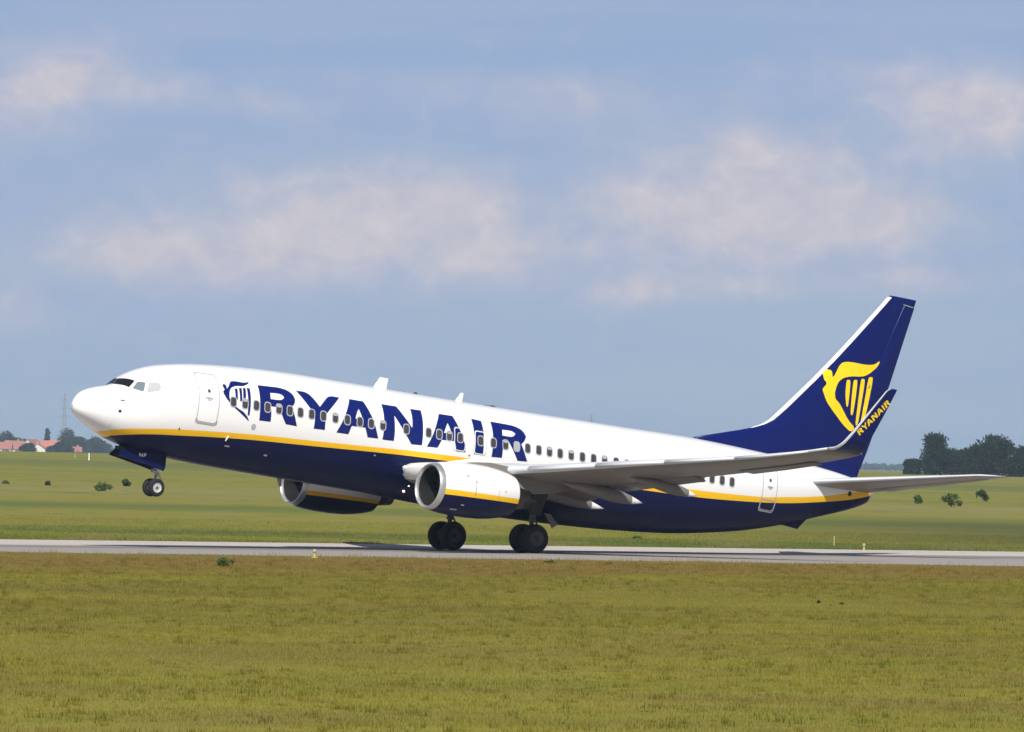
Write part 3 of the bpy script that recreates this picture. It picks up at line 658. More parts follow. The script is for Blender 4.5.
    # ---- engine: cowl > inlet lip, fan, spinner, exhaust; pylon
    def eng_pt(x, r_, a, zc_=None):
        zc_ = 1.80+(x-13.2)*.03 if zc_ is None else zc_
        c_, s_ = math.cos(a), math.sin(a)
        sq = 1.0 if s_ > 0 else .985       # flattened belly of the cowl
        return (x, sg*4.83+1.03*r_*c_, zc_+r_*s_*sq)
    prof = [(13.50, .91), (13.7, .96), (14.05, 1.005), (14.5, 1.035), (15.1, 1.05), (15.7, 1.035), (16.2, .98), (16.65, .89), (16.98, .80)]
    v = []; f = []; mi = []; n = 48
    ang_top = None
    rows_ = []
    for x, r_ in prof:
        zc_ = 1.80+(x-13.2)*.03; rr = []
        zt_, zl_ = 1.73+(x-13.4)*.02, 1.52+(x-13.4)*.027
        def aof(z): return math.asin(max(-1, min(1, (z-zc_)/(r_*(1 if z > zc_ else .985)))))
        a1, a2 = aof(zt_), aof(zl_)
        # outer (away from the fuselage) side runs a = -90..90, inner 90..270
        def half_ring(a1, a2): return [math.pi/2+(a1-math.pi/2)*i/14 for i in range(14)]+[a1, a2]+[a2+(-math.pi/2-a2)*i/8 for i in range(1, 9)]
        half = half_ring(a1, a2); inner = half_ring(aof(zt_-.21), aof(zl_-.17))      # the band sits lower on the inboard side
        if sg < 0: half, inner = inner, half
        rr = half+[math.pi-a for a in inner[1:-1][::-1]]
        rows_.append([eng_pt(x, r_, a) for a in rr])
    nn = len(rows_[0]); hn = 24
    for r_ in rows_: v += r_
    for i in range(len(prof)-1):
        for k in range(nn):
            f.append((i*nn+k, i*nn+(k+1) % nn, (i+1)*nn+(k+1) % nn, (i+1)*nn+k))
            kk = k if k < hn-1 else nn-1-k
            mi.append(0 if kk < 14 else (1 if kk == 14 else 2))
    cowl = recalc(bmesh_obj('engine_cowl', v, f, [WHITE, YELLOW, NAVY], plane, mi=mi))
    lipp = [(13.50, .91), (13.39, .895), (13.30, .87), (13.26, .845), (13.26, .82), (13.30, .795), (13.40, .77), (13.55, .76), (13.85, .755), (14.15, .76)]
    v = []; f = []; mi = []
    for x, r_ in lipp: v += [eng_pt(x, r_, 2*math.pi*k/n, 1.80+(x-13.2)*.03) for k in range(n)]
    for i in range(len(lipp)-1):
        for k in range(n): f.append((i*n+k, i*n+(k+1) % n, (i+1)*n+(k+1) % n, (i+1)*n+k)); mi.append(0 if i < 6 else 1)
    bmesh_obj('inlet_lip', v, f, [METAL, BLACK], cowl, mi=mi)
    mb = MB()
    for k in range(24):
        a = 2*math.pi*k/24; c_, s_ = math.cos(a), math.sin(a); a3 = a+.2; c3, s3 = math.cos(a3), math.sin(a3)
        z_ = 1.83
        mb.add([B(14.13, sg*4.83+.2*c_, z_+.2*s_), B(14.07, sg*4.83+.76*c_, z_+.75*s_), B(14.21, sg*4.83+.76*c3, z_+.75*s3), B(14.25, sg*4.83+.2*c3, z_+.2*s3)], [(0, 1, 2, 3)])
    mb.build('fan', DARKMETAL, cowl, smooth=False)
    mb = MB(); mb.lathe([(-.35, 0), (-.28, .07), (-.12, .16), (.05, .22), (.1, .22)], B(14.15, sg*4.83, 1.83), 'X', 20); mb.build('spinner', DARKMETAL, cowl)
    mb = MB(); mb.lathe([(0, .77), (.35, .765)], B(14.25, sg*4.83, 1.83), 'X', 32); mb.lathe([(0, .77), (0, .0)], B(14.6, sg*4.83, 1.83), 'X', 32); mb.build('fan_duct', BLACK, cowl)
    mb = MB(); mb.lathe([(0, .77), (.02, .70), (-.6, .66), (-.6, .45)], B(16.96, sg*4.83, 1.91), 'X', 32, 1)
    mb.lathe([(-.6, .50), (.1, .50), (.5, .44), (.95, .36), (.94, .32), (.6, .30), (.6, 0)], B(16.96, sg*4.83, 1.89), 'X', 32, 0)
    mb.lathe([(.6, .2), (1.0, .17), (1.35, .05), (1.4, 0)], B(16.96, sg*4.83, 1.89), 'X', 20, 0)
    mb.build('exhaust_nozzle', [HOTMETAL, BLACK], cowl)
    # pylon from cowl crown back under the wing
    v = []; f = []
    py = [(14.7, 2.78, 2.86, .02), (15.2, 2.7, 2.98, .12), (15.9, 2.6, 3.06, .20), (16.8, 2.4, 3.02, .22), (17.8, 2.1, 2.75, .20), (18.8, 2.25, 2.7, .14), (19.8, 2.5, 2.68, .04)]
    for x, zl, zh, hw in py: v += [(x, sg*4.83-hw, zl), (x, sg*4.83+hw, zl), (x, sg*4.83+hw*.85, zh), (x, sg*4.83-hw*.85, zh)]
    for i in range(len(py)-1):
        for k in range(4): f.append((i*4+k, i*4+(k+1) % 4, (i+1)*4+(k+1) % 4, (i+1)*4+k))
    f += [(0, 1, 2, 3), tuple(4*(len(py)-1)+k for k in range(4))]
    sharp(recalc(bmesh_obj('pylon', v, f, WHITE if 0 else GREY, wing)))
    # cowl seams, latch marks and strake
    if sg > 0:
        def cowl_y(x, z):
            r_ = curve(prof)(x); zc_ = 1.80+(x-13.2)*.03; q = (z-zc_)/(r_*(1 if z > zc_ else .985))
            return 4.83+1.03*r_*math.sqrt(max(0, 1-q*q))
        for nm, lp in (('cowl_seam', [[15.88, 1.6], [15.895, 1.6], [15.895, 2.7], [15.88, 2.7]]), ('cowl_seam', [[14.78, 1.62], [14.81, 1.62], [14.81, 2.15], [14.78, 2.15]]),
                       ('cowl_latch', rrect(14.8, 2.17, .09, .07, .03)), ('cowl_latch', rrect(14.45, 2.35, .10, .10, .04)), ('cowl_latch', rrect(16.2, 1.98, .07, .07, .03)),
                       ('placard', rrect(14.4, 1.22, .14, .05, .02)), ('placard', rrect(14.15, 1.02, .3, .04, .015))):
            decal(nm, [[lp]], FRAME if nm == 'placard' else LINE, .006, cowl, cowl_y, dz=.1)

# ---- fin, rudder, tailplane
FIN = [(5.2, 29.6, 37.05), (5.85, 28.75, 37.22), (6.15, 29.85, 37.33), (6.45, 30.95, 37.42), (6.68, 31.70, 37.49), (6.85, 32.05, 37.54), (7.1, 32.42, 37.61), (8.0, 33.30, 37.84), (9.44, 34.68, 38.20), (11.2, 36.2, 38.62), (12.6, 37.36, 38.96), (12.86, 37.56, 39.02), (12.95, 37.68, 39.03)]
def fin_half(x, z):
    """half thickness of the fin at station x, height z"""
    for a_, b_ in zip(FIN[:-1], FIN[1:]):
        if a_[0] <= z <= b_[0]:
            t = (z-a_[0])/(b_[0]-a_[0]); xl = a_[1]+(b_[1]-a_[1])*t; xt = a_[2]+(b_[2]-a_[2])*t; break
    else: xl, xt = FIN[-1][1:]
    c = xt-xl; q = max(0, min(1, (x-xl)/c)); th = .62/max(c, .5)*min(1, .5+c/10) if c > 5 else .095
    th = min(.095, .50/c)
    return 5*th*c*(.2969*math.sqrt(q)-.126*q-.3516*q*q+.2843*q**3-.1015*q**4)
v = []; f = []; mi = []; n = 18; m_ = 2*n
for z, xl, xt in FIN:
    c = xt-xl; th = min(.095, .50/c); xs_ = [.5*(1-math.cos(math.pi*i/n)) for i in range(n+1)]
    up_ = [(xl+q*c, fin_half(xl+q*c, z), z) for q in xs_]; v += up_+[(a_, -b_, c_) for a_, b_, c_ in up_[1:-1][::-1]]
for i in range(len(FIN)-1):
    for k in range(m_): f.append((i*m_+k, i*m_+(k+1) % m_, (i+1)*m_+(k+1) % m_, (i+1)*m_+k)); mi.append(0)
f.append(tuple((len(FIN)-1)*m_+k for k in range(m_))); mi.append(0)
fin = recalc(bmesh_obj('fin', v, f, [FINBLUE], mi=mi))
decal('harp_emblem', [[smooth_loop(TAIL_HARP[0])]]+[[smooth_loop(s_)] for s_ in TAIL_STRINGS], LEMON, .012, fin, fin_half, dx=.25, dz=.3)
# bright leading-edge strip of the fin
v = []; f = []
zs_ = [6.62, 6.85, 7.1, 7.6, 8.2, 9, 10, 11, 12, 12.6, 12.88]
def fin_le(z):
    for a_, b_ in zip(FIN[:-1], FIN[1:]):
        if a_[0] <= z <= b_[0]: return a_[1]+(b_[1]-a_[1])*(z-a_[0])/(b_[0]-a_[0])
    return FIN[-1][1]
for z in zs_:
    xl = fin_le(z); wd = .03+.12*min(1, (z-6.6)/.7)
    for q in (1, .6, .25, .08): v.append((xl+wd*q, fin_half(xl+wd*q, z)+.012, z))
    v.append((xl-.02, 0, z))
    for q in (.08, .25, .6, 1): v.append((xl+wd*q, -fin_half(xl+wd*q, z)-.012, z))
for i in range(len(zs_)-1):
    for k in range(8): f.append((i*9+k, i*9+k+1, (i+1)*9+k+1, (i+1)*9+k))
bmesh_obj('leading_edge', v, f, WHITE, fin)
# rudder: its own slim body wrapped round the rear of the fin
v = []; f = []; RZ = [5.75, 6.6, 7.6, 8.8, 10, 11.2, 12.3, 12.62]
def fin_te(z):
    for a_, b_ in zip(FIN[:-1], FIN[1:]):
        if a_[0] <= z <= b_[0]: return a_[2]+(b_[2]-a_[2])*(z-a_[0])/(b_[0]-a_[0])
    return FIN[-1][2]
for z in RZ:
    xt = fin_te(z)+.02; xh = 35.75+(z-5.75)*(38.42-35.75)/(12.62-5.75)
    for q, w__ in ((0, .0), (.02, 1), (.4, 1), (.99, 1)): x = xh+(xt-.03-xh)*q; v.append((x, fin_half(x, z)+.010*w__+.002, z))
    v.append((xt, 0, z))
    for q, w__ in ((.99, 1), (.4, 1), (.02, 1), (0, 0)): x = xh+(xt-.03-xh)*q; v.append((x, -fin_half(x, z)-.010*w__-.002, z))
for i in range(len(RZ)-1):
    for k in range(8): f.append((i*9+k, i*9+k+1, (i+1)*9+k+1, (i+1)*9+k))
f.append(tuple((len(RZ)-1)*9+k for k in range(9)))
sharp(recalc(bmesh_obj('rudder', v, f, FINBLUE, fin)), 40)
decal('rudder_tip_line', [[[[38.35, 12.66], [38.93, 12.62], [38.93, 12.645], [38.36, 12.685]]]], FRAME, .018, fin, fin_half, dx=.2)
for sg in (1, -1):
    s_ = []
    for y in (.3, 1.2, 2.2, 3.4, 4.6, 5.8, 6.6, 6.95, 7.12, 7.17):
        xl = 34.26+(y-1.2)*.705; xt = 37.62+(y-1.0)*.27
        if y > 6.6: xl += (y-6.6)**1.5*1.3
        s_.append((xl, y, 4.86+(y-1.2)*.155, xt-xl, .10 if y < 7.1 else .04, R(8), R(-1.0)))
    tp = loft('tailplane', s_, [TAILGREY, SLAT], plane, sg, lm)
    loft('elevator', [(37.62+(y-1)*.27-.26*(37.62+(y-1)*.27-34.26-(y-1.2)*.705)-.02, y, 4.86+(y-1.2)*.155-.005, .27*(37.62+(y-1)*.27-34.26-(y-1.2)*.705)+.02, .11, R(8), R(-1.0)) for y in (1.5, 3.5, 6.2)], [TAILGREY], tp, sg)

# ---- landing gear
GEARD = paint('oily_gear_leg', (.11, .11, .115), .45, grime=.35)
def wheel(cx, cy, cz, rad, wd, rim_mat, out):
    mb = MB(); h = wd/2
    mb.lathe([(-h*.8, rad*.55), (-h, rad*.66), (-h, rad*.82), (-h*.85, rad*.93), (-h*.5, rad*.99), (0, rad), (h*.5, rad*.99), (h*.85, rad*.93), (h, rad*.82), (h, rad*.66), (h*.8, rad*.55)], B(cx, cy, cz), 'Y', 40)
    wh = mb.build('wheel', RUBBER, plane)
    mb = MB(); mb.lathe([(out*h*.80, 0), (out*h*.80, rad*.12), (out*h*.5, rad*.19)] if out > 0 else [(out*h*.80, 0), (out*h*.80, rad*.12), (out*h*.5, rad*.19)], B(cx, cy, cz), 'Y', 16); mb.build('hub_cap', DARKMETAL, wh)
    mb = MB()
    for s_ in (-1, 1):
        mb.lathe([(s_*h*.8, rad*.56), (s_*h*.62, rad*.50), (s_*h*.45, rad*.34), (s_*h*.5, rad*.18), (s_*h*.75, rad*.14), (s_*h*.78, 0)], B(cx, cy, cz), 'Y', 28)
    mb.build('rim', rim_mat, wh)
for sg in (1, -1):
    y = sg*2.86
    for o_ in (-.42, .42): wheel(19.52, y+o_, .566, .566, .40, RIMD, -1 if o_ > 0 else 1)
    mb = MB()
    mb.tube([B(19.6, y-.42, .566), B(19.6, y+.42, .566)], .07); mb.tube([B(19.6, y, .50), B(19.58, y, 1.35)], .075, 16)
    mb.tube([B(19.58, y, 1.25), B(19.55, y, 2.7)], .13, 16); mb.tube([B(19.58, y, 1.32), B(19.58, y, 1.22)], .16, 16)
    mb.tube([B(19.56, y, 1.75), B(19.5, sg*1.6, 2.35)], .055); mb.tube([B(19.56, y, 1.4), B(19.0, y, 2.4)], .045)
    mb.tube([B(19.75, y, .62), B(19.98, y, .98)], .035); mb.tube([B(19.98, y, .98), B(19.70, y, 1.33)], .035)
    mb.tube([B(19.46, y+.06, .6), B(19.43, y+.08, 1.3), B(19.4, y+.05, 2.2)], .018)
    ms = mb.build('main_gear_strut', GEARD, plane)
    q = [(19.3, y+sg*.20, 1.50), (19.8, y+sg*.20, 1.50), (19.9, y+sg*.42, 2.45), (19.2, y+sg*.42, 2.45)]
    mb = MB(); mb.add([B(*p) for p in q+[(a_, b_+sg*.03, c_) for a_, b_, c_ in q]],
            [(0, 1, 2, 3), (7, 6, 5, 4), (0, 4, 5, 1), (1, 5, 6, 2), (2, 6, 7, 3), (3, 7, 4, 0)]); recalc(mb.build('gear_door', DARKMETAL, ms, smooth=False))
for o_ in (-.2, .2): wheel(4.1, o_, .385, .345, .20, RIM, -1 if o_ > 0 else 1)
mb = MB(); mb.tube([B(4.1, -.2, .385), B(4.1, .2, .385)], .04); mb.tube([B(4.1, 0, .33), B(4.12, 0, .85)], .05, 14); mb.tube([B(4.12, 0, .8), B(4.2, 0, 1.75)], .085, 14)
mb.tube([B(4.2, 0, .45), B(4.42, 0, .68)], .028); mb.tube([B(4.42, 0, .68), B(4.22, 0, .98)], .028)
mb.tube([B(4.15, 0, 1.15), B(3.3, 0, 1.75)], .045); mb.tube([B(4.0, .07, .55), B(4.05, .09, 1.2)], .014); mb.box(B(4.03, 0, 1.0), (.12, .2, .12))
ns = mb.build('nose_gear_strut', METAL, plane)
mb = MB(); mb.lathe([(0, .07), (.04, .08), (.1, .05)], B(3.93, 0, 1.02), 'X', 14); mb.build('taxi_light', METAL, ns)
for sg in (1, -1):
    y0, y1 = .30*sg, .42*sg
    P_ = [(2.22, 1.46), (2.6, 1.84), (4.3, 1.60), (4.28, 1.18), (4.2, 1.03), (3.71, 1.13), (2.2, 1.36)]
    v = [(x, y0+(y1-y0)*(1-(z-1.0)/.8), z) for x, z in P_]+[(x, y0+(y1-y0)*(1-(z-1.0)/.8)-.035*sg, z) for x, z in P_]
    n = len(P_); f = [tuple(range(n)), tuple(range(2*n-1, n-1, -1))]+[(k, (k+1) % n, n+(k+1) % n, n+k) for k in range(n)]
    gd = recalc(bmesh_obj('gear_door', v, f, FINBLUE if 0 else NAVY, ns, smooth=False))
    # two white registration letters on the door
    def dy(x, z): return abs(y0+(y1-y0)*(1-(z-1.0)/.8))
    if sg > 0:
        L = []
        def stroke(x0, z0, x1, z1, t=.035):
            d_ = Vector((x1-x0, z1-z0)).normalized(); p_ = Vector((-d_.y, d_.x))*t/2
            L.append([[[x0+p_.x, z0+p_.y], [x0-p_.x, z0-p_.y], [x1-p_.x, z1-p_.y], [x1+p_.x, z1+p_.y]]])
        bx, bz, h = 3.1, 1.44, .13
        stroke(bx, bz, bx, bz+h); stroke(bx+.12, bz, bx+.12, bz+h); stroke(bx, bz+h, bx+.12, bz)
        stroke(bx+.2, bz, bx+.2, bz+h); stroke(bx+.2, bz+h, bx+.31, bz+h); stroke(bx+.2, bz+h*.55, bx+.29, bz+h*.55)
        decal('registration_letters', L, WHITE, .006, gd, dy)
# nose bay shade painted as a solid black box on the belly
mb = MB(); mb.box(B(3.3, 0, 1.68), (1.9, .54, .12)); mb.build('gear_bay_shade', BLACK, ns)
# belly beacon, wing-root landing lights
for nm, x, z, r_, m in (('belly_beacon', 14.70, 1.75, .085, REDLAMP), ('landing_light', 14.66, 1.73, .042, LAMP), ('landing_light', 14.68, 1.93, .022, LAMP)):
    y = side(x, z)+.10*(1 if nm == 'landing_light' else .3)
    mb = MB(); mb.lathe([(0, 0), (-.02, r_*.6), (-.07, r_), (-.12, r_*.5), (-.14, 0)], B(x, y, z), 'Y', 14); mb.build(nm, m, plane)
mb = MB(); mb.lathe([(0, .0), (.02, .018), (.06, .022)], B(13.95, 1.97, 2.60), 'X', 14); mb.build('landing_light', LAMP, plane)
# small drain mast and ram-air exits under the centre section
mb = MB(); mb.tube([B(6.1, side(6.1, 2.62)+.01, 2.66), B(6.0, side(6.0, 2.5)+.05, 2.45)], .03, 8); mb.build('drain_mast', WHITE, plane)
mb = MB(); mb.add([B(*p) for p in [(21.0, 1.5, 1.75), (21.3, 1.5, 1.75), (21.68, 1.52, 1.38), (21.45, 1.52, 1.22), (21.0, 1.56, 1.75), (21.3, 1.56, 1.75), (21.68, 1.58, 1.38), (21.45, 1.58, 1.22)]], [(0, 1, 2, 3), (7, 6, 5, 4), (0, 4, 5, 1), (1, 5, 6, 2), (2, 6, 7, 3), (3, 7, 4, 0)])
recalc(mb.build('air_outlet_door', GREY, plane, smooth=False))
HAZE = .000085
# ------------------------------------------------------------ vegetation
def leaf_mat(name, c1, c2, trans=.25):
    m = bpy.data.materials.new(name); m.use_nodes = True; N = NT(m.node_tree); b = N.n['Principled BSDF']
    geo = N.n.new('ShaderNodeNewGeometry'); n = N.noise(geo.outputs['Position'], .9, 4, .6)
    rnd = geo.outputs['Random Per Island']
    c = N.mix(N.math('MULTIPLY_ADD', rnd, .6, N.math('MULTIPLY', n, .4)), c1, c2)
    N.l.new(c, b.inputs['Base Color']); b.inputs['Roughness'].default_value = .7; b.inputs['Specular IOR Level'].default_value = .2
    tr = N.n.new('ShaderNodeBsdfTranslucent'); N.l.new(c, tr.inputs[0]); mx = N.n.new('ShaderNodeMixShader'); mx.inputs[0].default_value = trans
    N.l.new(b.outputs[0], mx.inputs[1]); N.l.new(tr.outputs[0], mx.inputs[2]); N.l.new(mx.outputs[0], N.n['Material Output'].inputs[0])
    return m
LEAF_D = leaf_mat('dark_foliage', (.010, .021, .012), (.024, .040, .019)); LEAF_G = leaf_mat('green_foliage', (.030, .060, .018), (.06, .10, .03))
LEAF_P = leaf_mat('pale_foliage', (.085, .125, .03), (.13, .17, .045)); BARK = paint('bark', (.09, .07, .05), .9, grime=.3)
rng = np.random.default_rng(7)
def leaves(name, blobs, count, size, mat, parent, seed, flat=1.0, origin=(0, 0, 0)):
    r = np.random.default_rng(seed)
    wts = np.array([b[3]*b[4]*b[5] for b in blobs])**.8; pick = r.choice(len(blobs), count, p=wts/wts.sum())
    bl = np.array([b[:6] for b in blobs])[pick]
    d = r.normal(size=(count, 3)); d /= np.linalg.norm(d, axis=1)[:, None]
    rad = r.random(count)**.40*(1+.22*r.normal(size=count)).clip(.5, 1.35)
    c = bl[:, :3]+d*bl[:, 3:6]*rad[:, None]
    c[:, 2] = np.maximum(c[:, 2], .02)
    u = r.normal(size=(count, 3)); u /= np.linalg.norm(u, axis=1)[:, None]
    w_ = np.cross(u, r.normal(size=(count, 3))); w_ /= np.linalg.norm(w_, axis=1)[:, None]
    s = (size*(.6+.8*r.random(count)))[:, None]
    v = np.stack([c-u*s, c+w_*s*.5, c+u*s, c-w_*s*.5], 1).reshape(-1, 3)
    me = bpy.data.meshes.new(name); me.vertices.add(4*count); me.vertices.foreach_set('co', v.ravel().astype(np.float32))
    me.loops.add(4*count); me.loops.foreach_set('vertex_index', np.arange(4*count, dtype=np.int32))
    me.polygons.add(count); me.polygons.foreach_set('loop_start', np.arange(0, 4*count, 4, dtype=np.int32)); me.polygons.foreach_set('loop_total', np.full(count, 4, dtype=np.int32))
    me.update(calc_edges=True); return link(name, me, mat, parent, smooth=False)
def tree(name, u, d, H, W, label, cat, group, seed, mat=None, kind='round', dz=0, count=5200, leaf=.26):
    if name == 'village_tree': d, H, W, leaf = d*1.38, H*1.38, W*1.38, leaf*1.3
    p = at(u, d); root = empty(name, (p.x, p.y, p.z+dz-.1)); tag(root, label, cat, group)
    r = random.Random(seed); blobs = []
    if kind == 'round':
        for i in range(15):
            a = r.random()*6.28; q = r.random()**.6; h = .14+.74*r.random(); sp_ = W/2*.72*q*(1.1-abs(h-.5))
            s = W*(.13+.10*r.random()); blobs.append((sp_*math.cos(a), sp_*math.sin(a), H*h, s, s, s*.8))
        blobs += [(0, 0, H*.55, W*.3, W*.3, H*.30), (-.2*W, 0, H*.2, W*.25, W*.25, H*.2), (.2*W, 0, H*.2, W*.25, W*.25, H*.2)]
    elif kind == 'tall':
        for i in range(9):
            h = .15+.8*i/8; s = W/2*(1-.75*abs(h-.35)); blobs.append((r.uniform(-.1, .1)*W, r.uniform(-.1, .1)*W, H*h, s, s, H*.09))
    else:
        for i in range(8):
            a = r.random()*6.28; q = W/2*.85*r.random(); s = W*(.09+.12*r.random()); blobs.append((q*math.cos(a), q*math.sin(a), H*(.2+.6*r.random()*(1-q/W)), s, s, H*(.12+.12*r.random())))
    leaves('crown', blobs, count, leaf, mat or LEAF_D, root, seed)
    mb = MB(); tr_ = max(.035*W, .02)
    mb.tube([(0, 0, -.1), (.02*W, 0, H*.25), (-.02*W, .02*W, H*.55), (0, 0, H*.85)], [tr_, tr_*.75, tr_*.5, tr_*.15], 8)
    for b_ in blobs[:8]: mb.tube([(0, 0, H*.2+.1*b_[2]), (b_[0]*.5, b_[1]*.5, (H*.25+b_[2])*.5), b_[:3]], [tr_*.45, tr_*.3, tr_*.1], 6)
    mb.build('trunk', BARK, root)
    return root
G1 = 'dark broadleaf trees behind the tailplane at the right'
T1 = [(914, 1500, 3.2, 4.6, 'low dark bush at the left end of the dark tree group on the right'),
      (937, 1520, 8.9, 8.6, 'rounded dark tree just right of the low bush, left of the gap in the group'),
      (960, 1540, 5.8, 7.0, 'lower dark tree filling the gap between the two tallest crowns'),
      (983, 1510, 9.0, 8.8, 'big dark tree with its crown over the tailplane tip'),
      (1001, 1530, 9.4, 9.2, 'widest dark tree, highest crown of the group at the right'),
      (1023, 1515, 7.6, 7.5, 'dark tree cut by the right edge of the photo')]
for i, (u, d, H, W, lb) in enumerate(T1): tree('broadleaf_tree', u, d, H, W, lb, 'tree', G1, 20+i, LEAF_D, count=8000 if W > 4 else 2500, leaf=.30)
G2 = 'hazy trees around the village at the left'
T2 = [(9, 2650, 7.0, 10, 'hazy tree crown rising behind the leftmost red roof'), (20, 2660, 6.2, 8, 'hazy tree between the leftmost roof and the middle roof'),
      (30, 2300, 2.3, 6, 'low green shrubbery in front of the white gable'), (49, 2700, 8.8, 2.2, 'slender dark conifer standing behind the orange roof'),
      (57, 2300, 2.0, 6, 'low green shrubbery in front of the orange roof'), (66, 2320, 3.0, 7, 'dark green bush right of the orange roof, below the pylon'),
      (70, 2700, 8.6, 12, 'broad hazy tree at the foot of the lattice pylon'), (80, 2720, 6.0, 8, 'hazy tree right of the pylon tree, next to the small red roof'),
      (93, 2900, 6.4, 12, 'faint hazy tree ahead of the aircraft nose'), (104, 2920, 4.6, 9, 'faint low hazy tree just below the aircraft nose')]
for i, (u, d, H, W, lb) in enumerate(T2): tree('village_tree', u, d, H, W, lb, 'tree', G2, 60+i, LEAF_G if d < 2100 else LEAF_D, kind='tall' if W < 3 else 'round', count=3000, leaf=.5)
# far-off wood along the whole horizon, one hazy mass
d0 = 7400; bl = []
rr = random.Random(5)
base = at(512, d0)
for i in range(330):
    u = -500+2050*i/330; p = at(u, d0+rr.uniform(-120, 120)); h = 5.2+3.6*noise.noise(Vector((i*.13, 0, 0)))+rr.uniform(-.8, 1.2)
    bl.append((p.x-base.x, p.y-base.y, max(1.8, h*.55), 9, 9, max(1.6, h*.55)))
wd_ = leaves('distant_wood', bl, 26000, 2.2, LEAF_D, None, 99); wd_.location = base
tag(wd_, 'faint blue-green wood along the far horizon behind the whole airfield', 'wood', kind='stuff')

G3 = 'small bushes scattered over the meadow beyond the runway'
T3 = [(105, 570, 1.0, 1.7, 'loose green bush in the far meadow, left of the dark compact one', LEAF_P), (130, 625, .85, 1.15, 'compact dark bush in the far meadow, left of the nose wheel', LEAF_G),
      (50, 615, .6, .6, 'tiny dark bush in the far meadow near the left edge', LEAF_G), (8, 620, .42, .8, 'faint low bush in the meadow at the extreme left edge', LEAF_P),
      (920, 640, 1.0, 1.15, 'small round bush under the tailplane, leftmost of three', LEAF_P), (954, 615, 1.45, 2.1, 'wide pale green bush under the tailplane, middle of three', LEAF_P),
      (985, 690, 1.5, 1.7, 'dark upright bush under the tailplane tip, rightmost of three', LEAF_G), (640, 335, .16, .4, 'small weed clump at the far runway edge behind the main wheels', LEAF_P)]
for i, (u, d, H, W, lb, m) in enumerate(T3): tree('meadow_bush', u, d, H, W, lb, 'bush', G3, (141, 144, 147, 150, 153, 134, 159, 162)[i], m, kind='bush', count=620, leaf=.12)
G4 = 'single weeds in the grass in front of the runway'
T4 = [(231, 224, .50, .60, 'green leafy weed standing in the reddish grass, left of the nose of the aircraft shadow', LEAF_P), (556, 247, .2, .55, 'low green weed patch just right of the near main wheels', LEAF_G), (612, 247, .18, .28, 'little weed at the near runway edge, right of the main wheels', LEAF_G),
      (823, 183, .17, .14, 'dark weed in the foreground grass, leftmost of three below the tail', LEAF_D), (835, 181, .1, .16, 'dark weed in the foreground grass, middle of three below the tail', LEAF_D), (846, 182, .14, .14, 'dark weed in the foreground grass, rightmost of three below the tail', LEAF_D)]
for i, (u, d, H, W, lb, m) in enumerate(T4): tree('weed', u, d, H, W, lb, 'weed', G4, 160+i, m, kind='bush', count=340, leaf=.05)

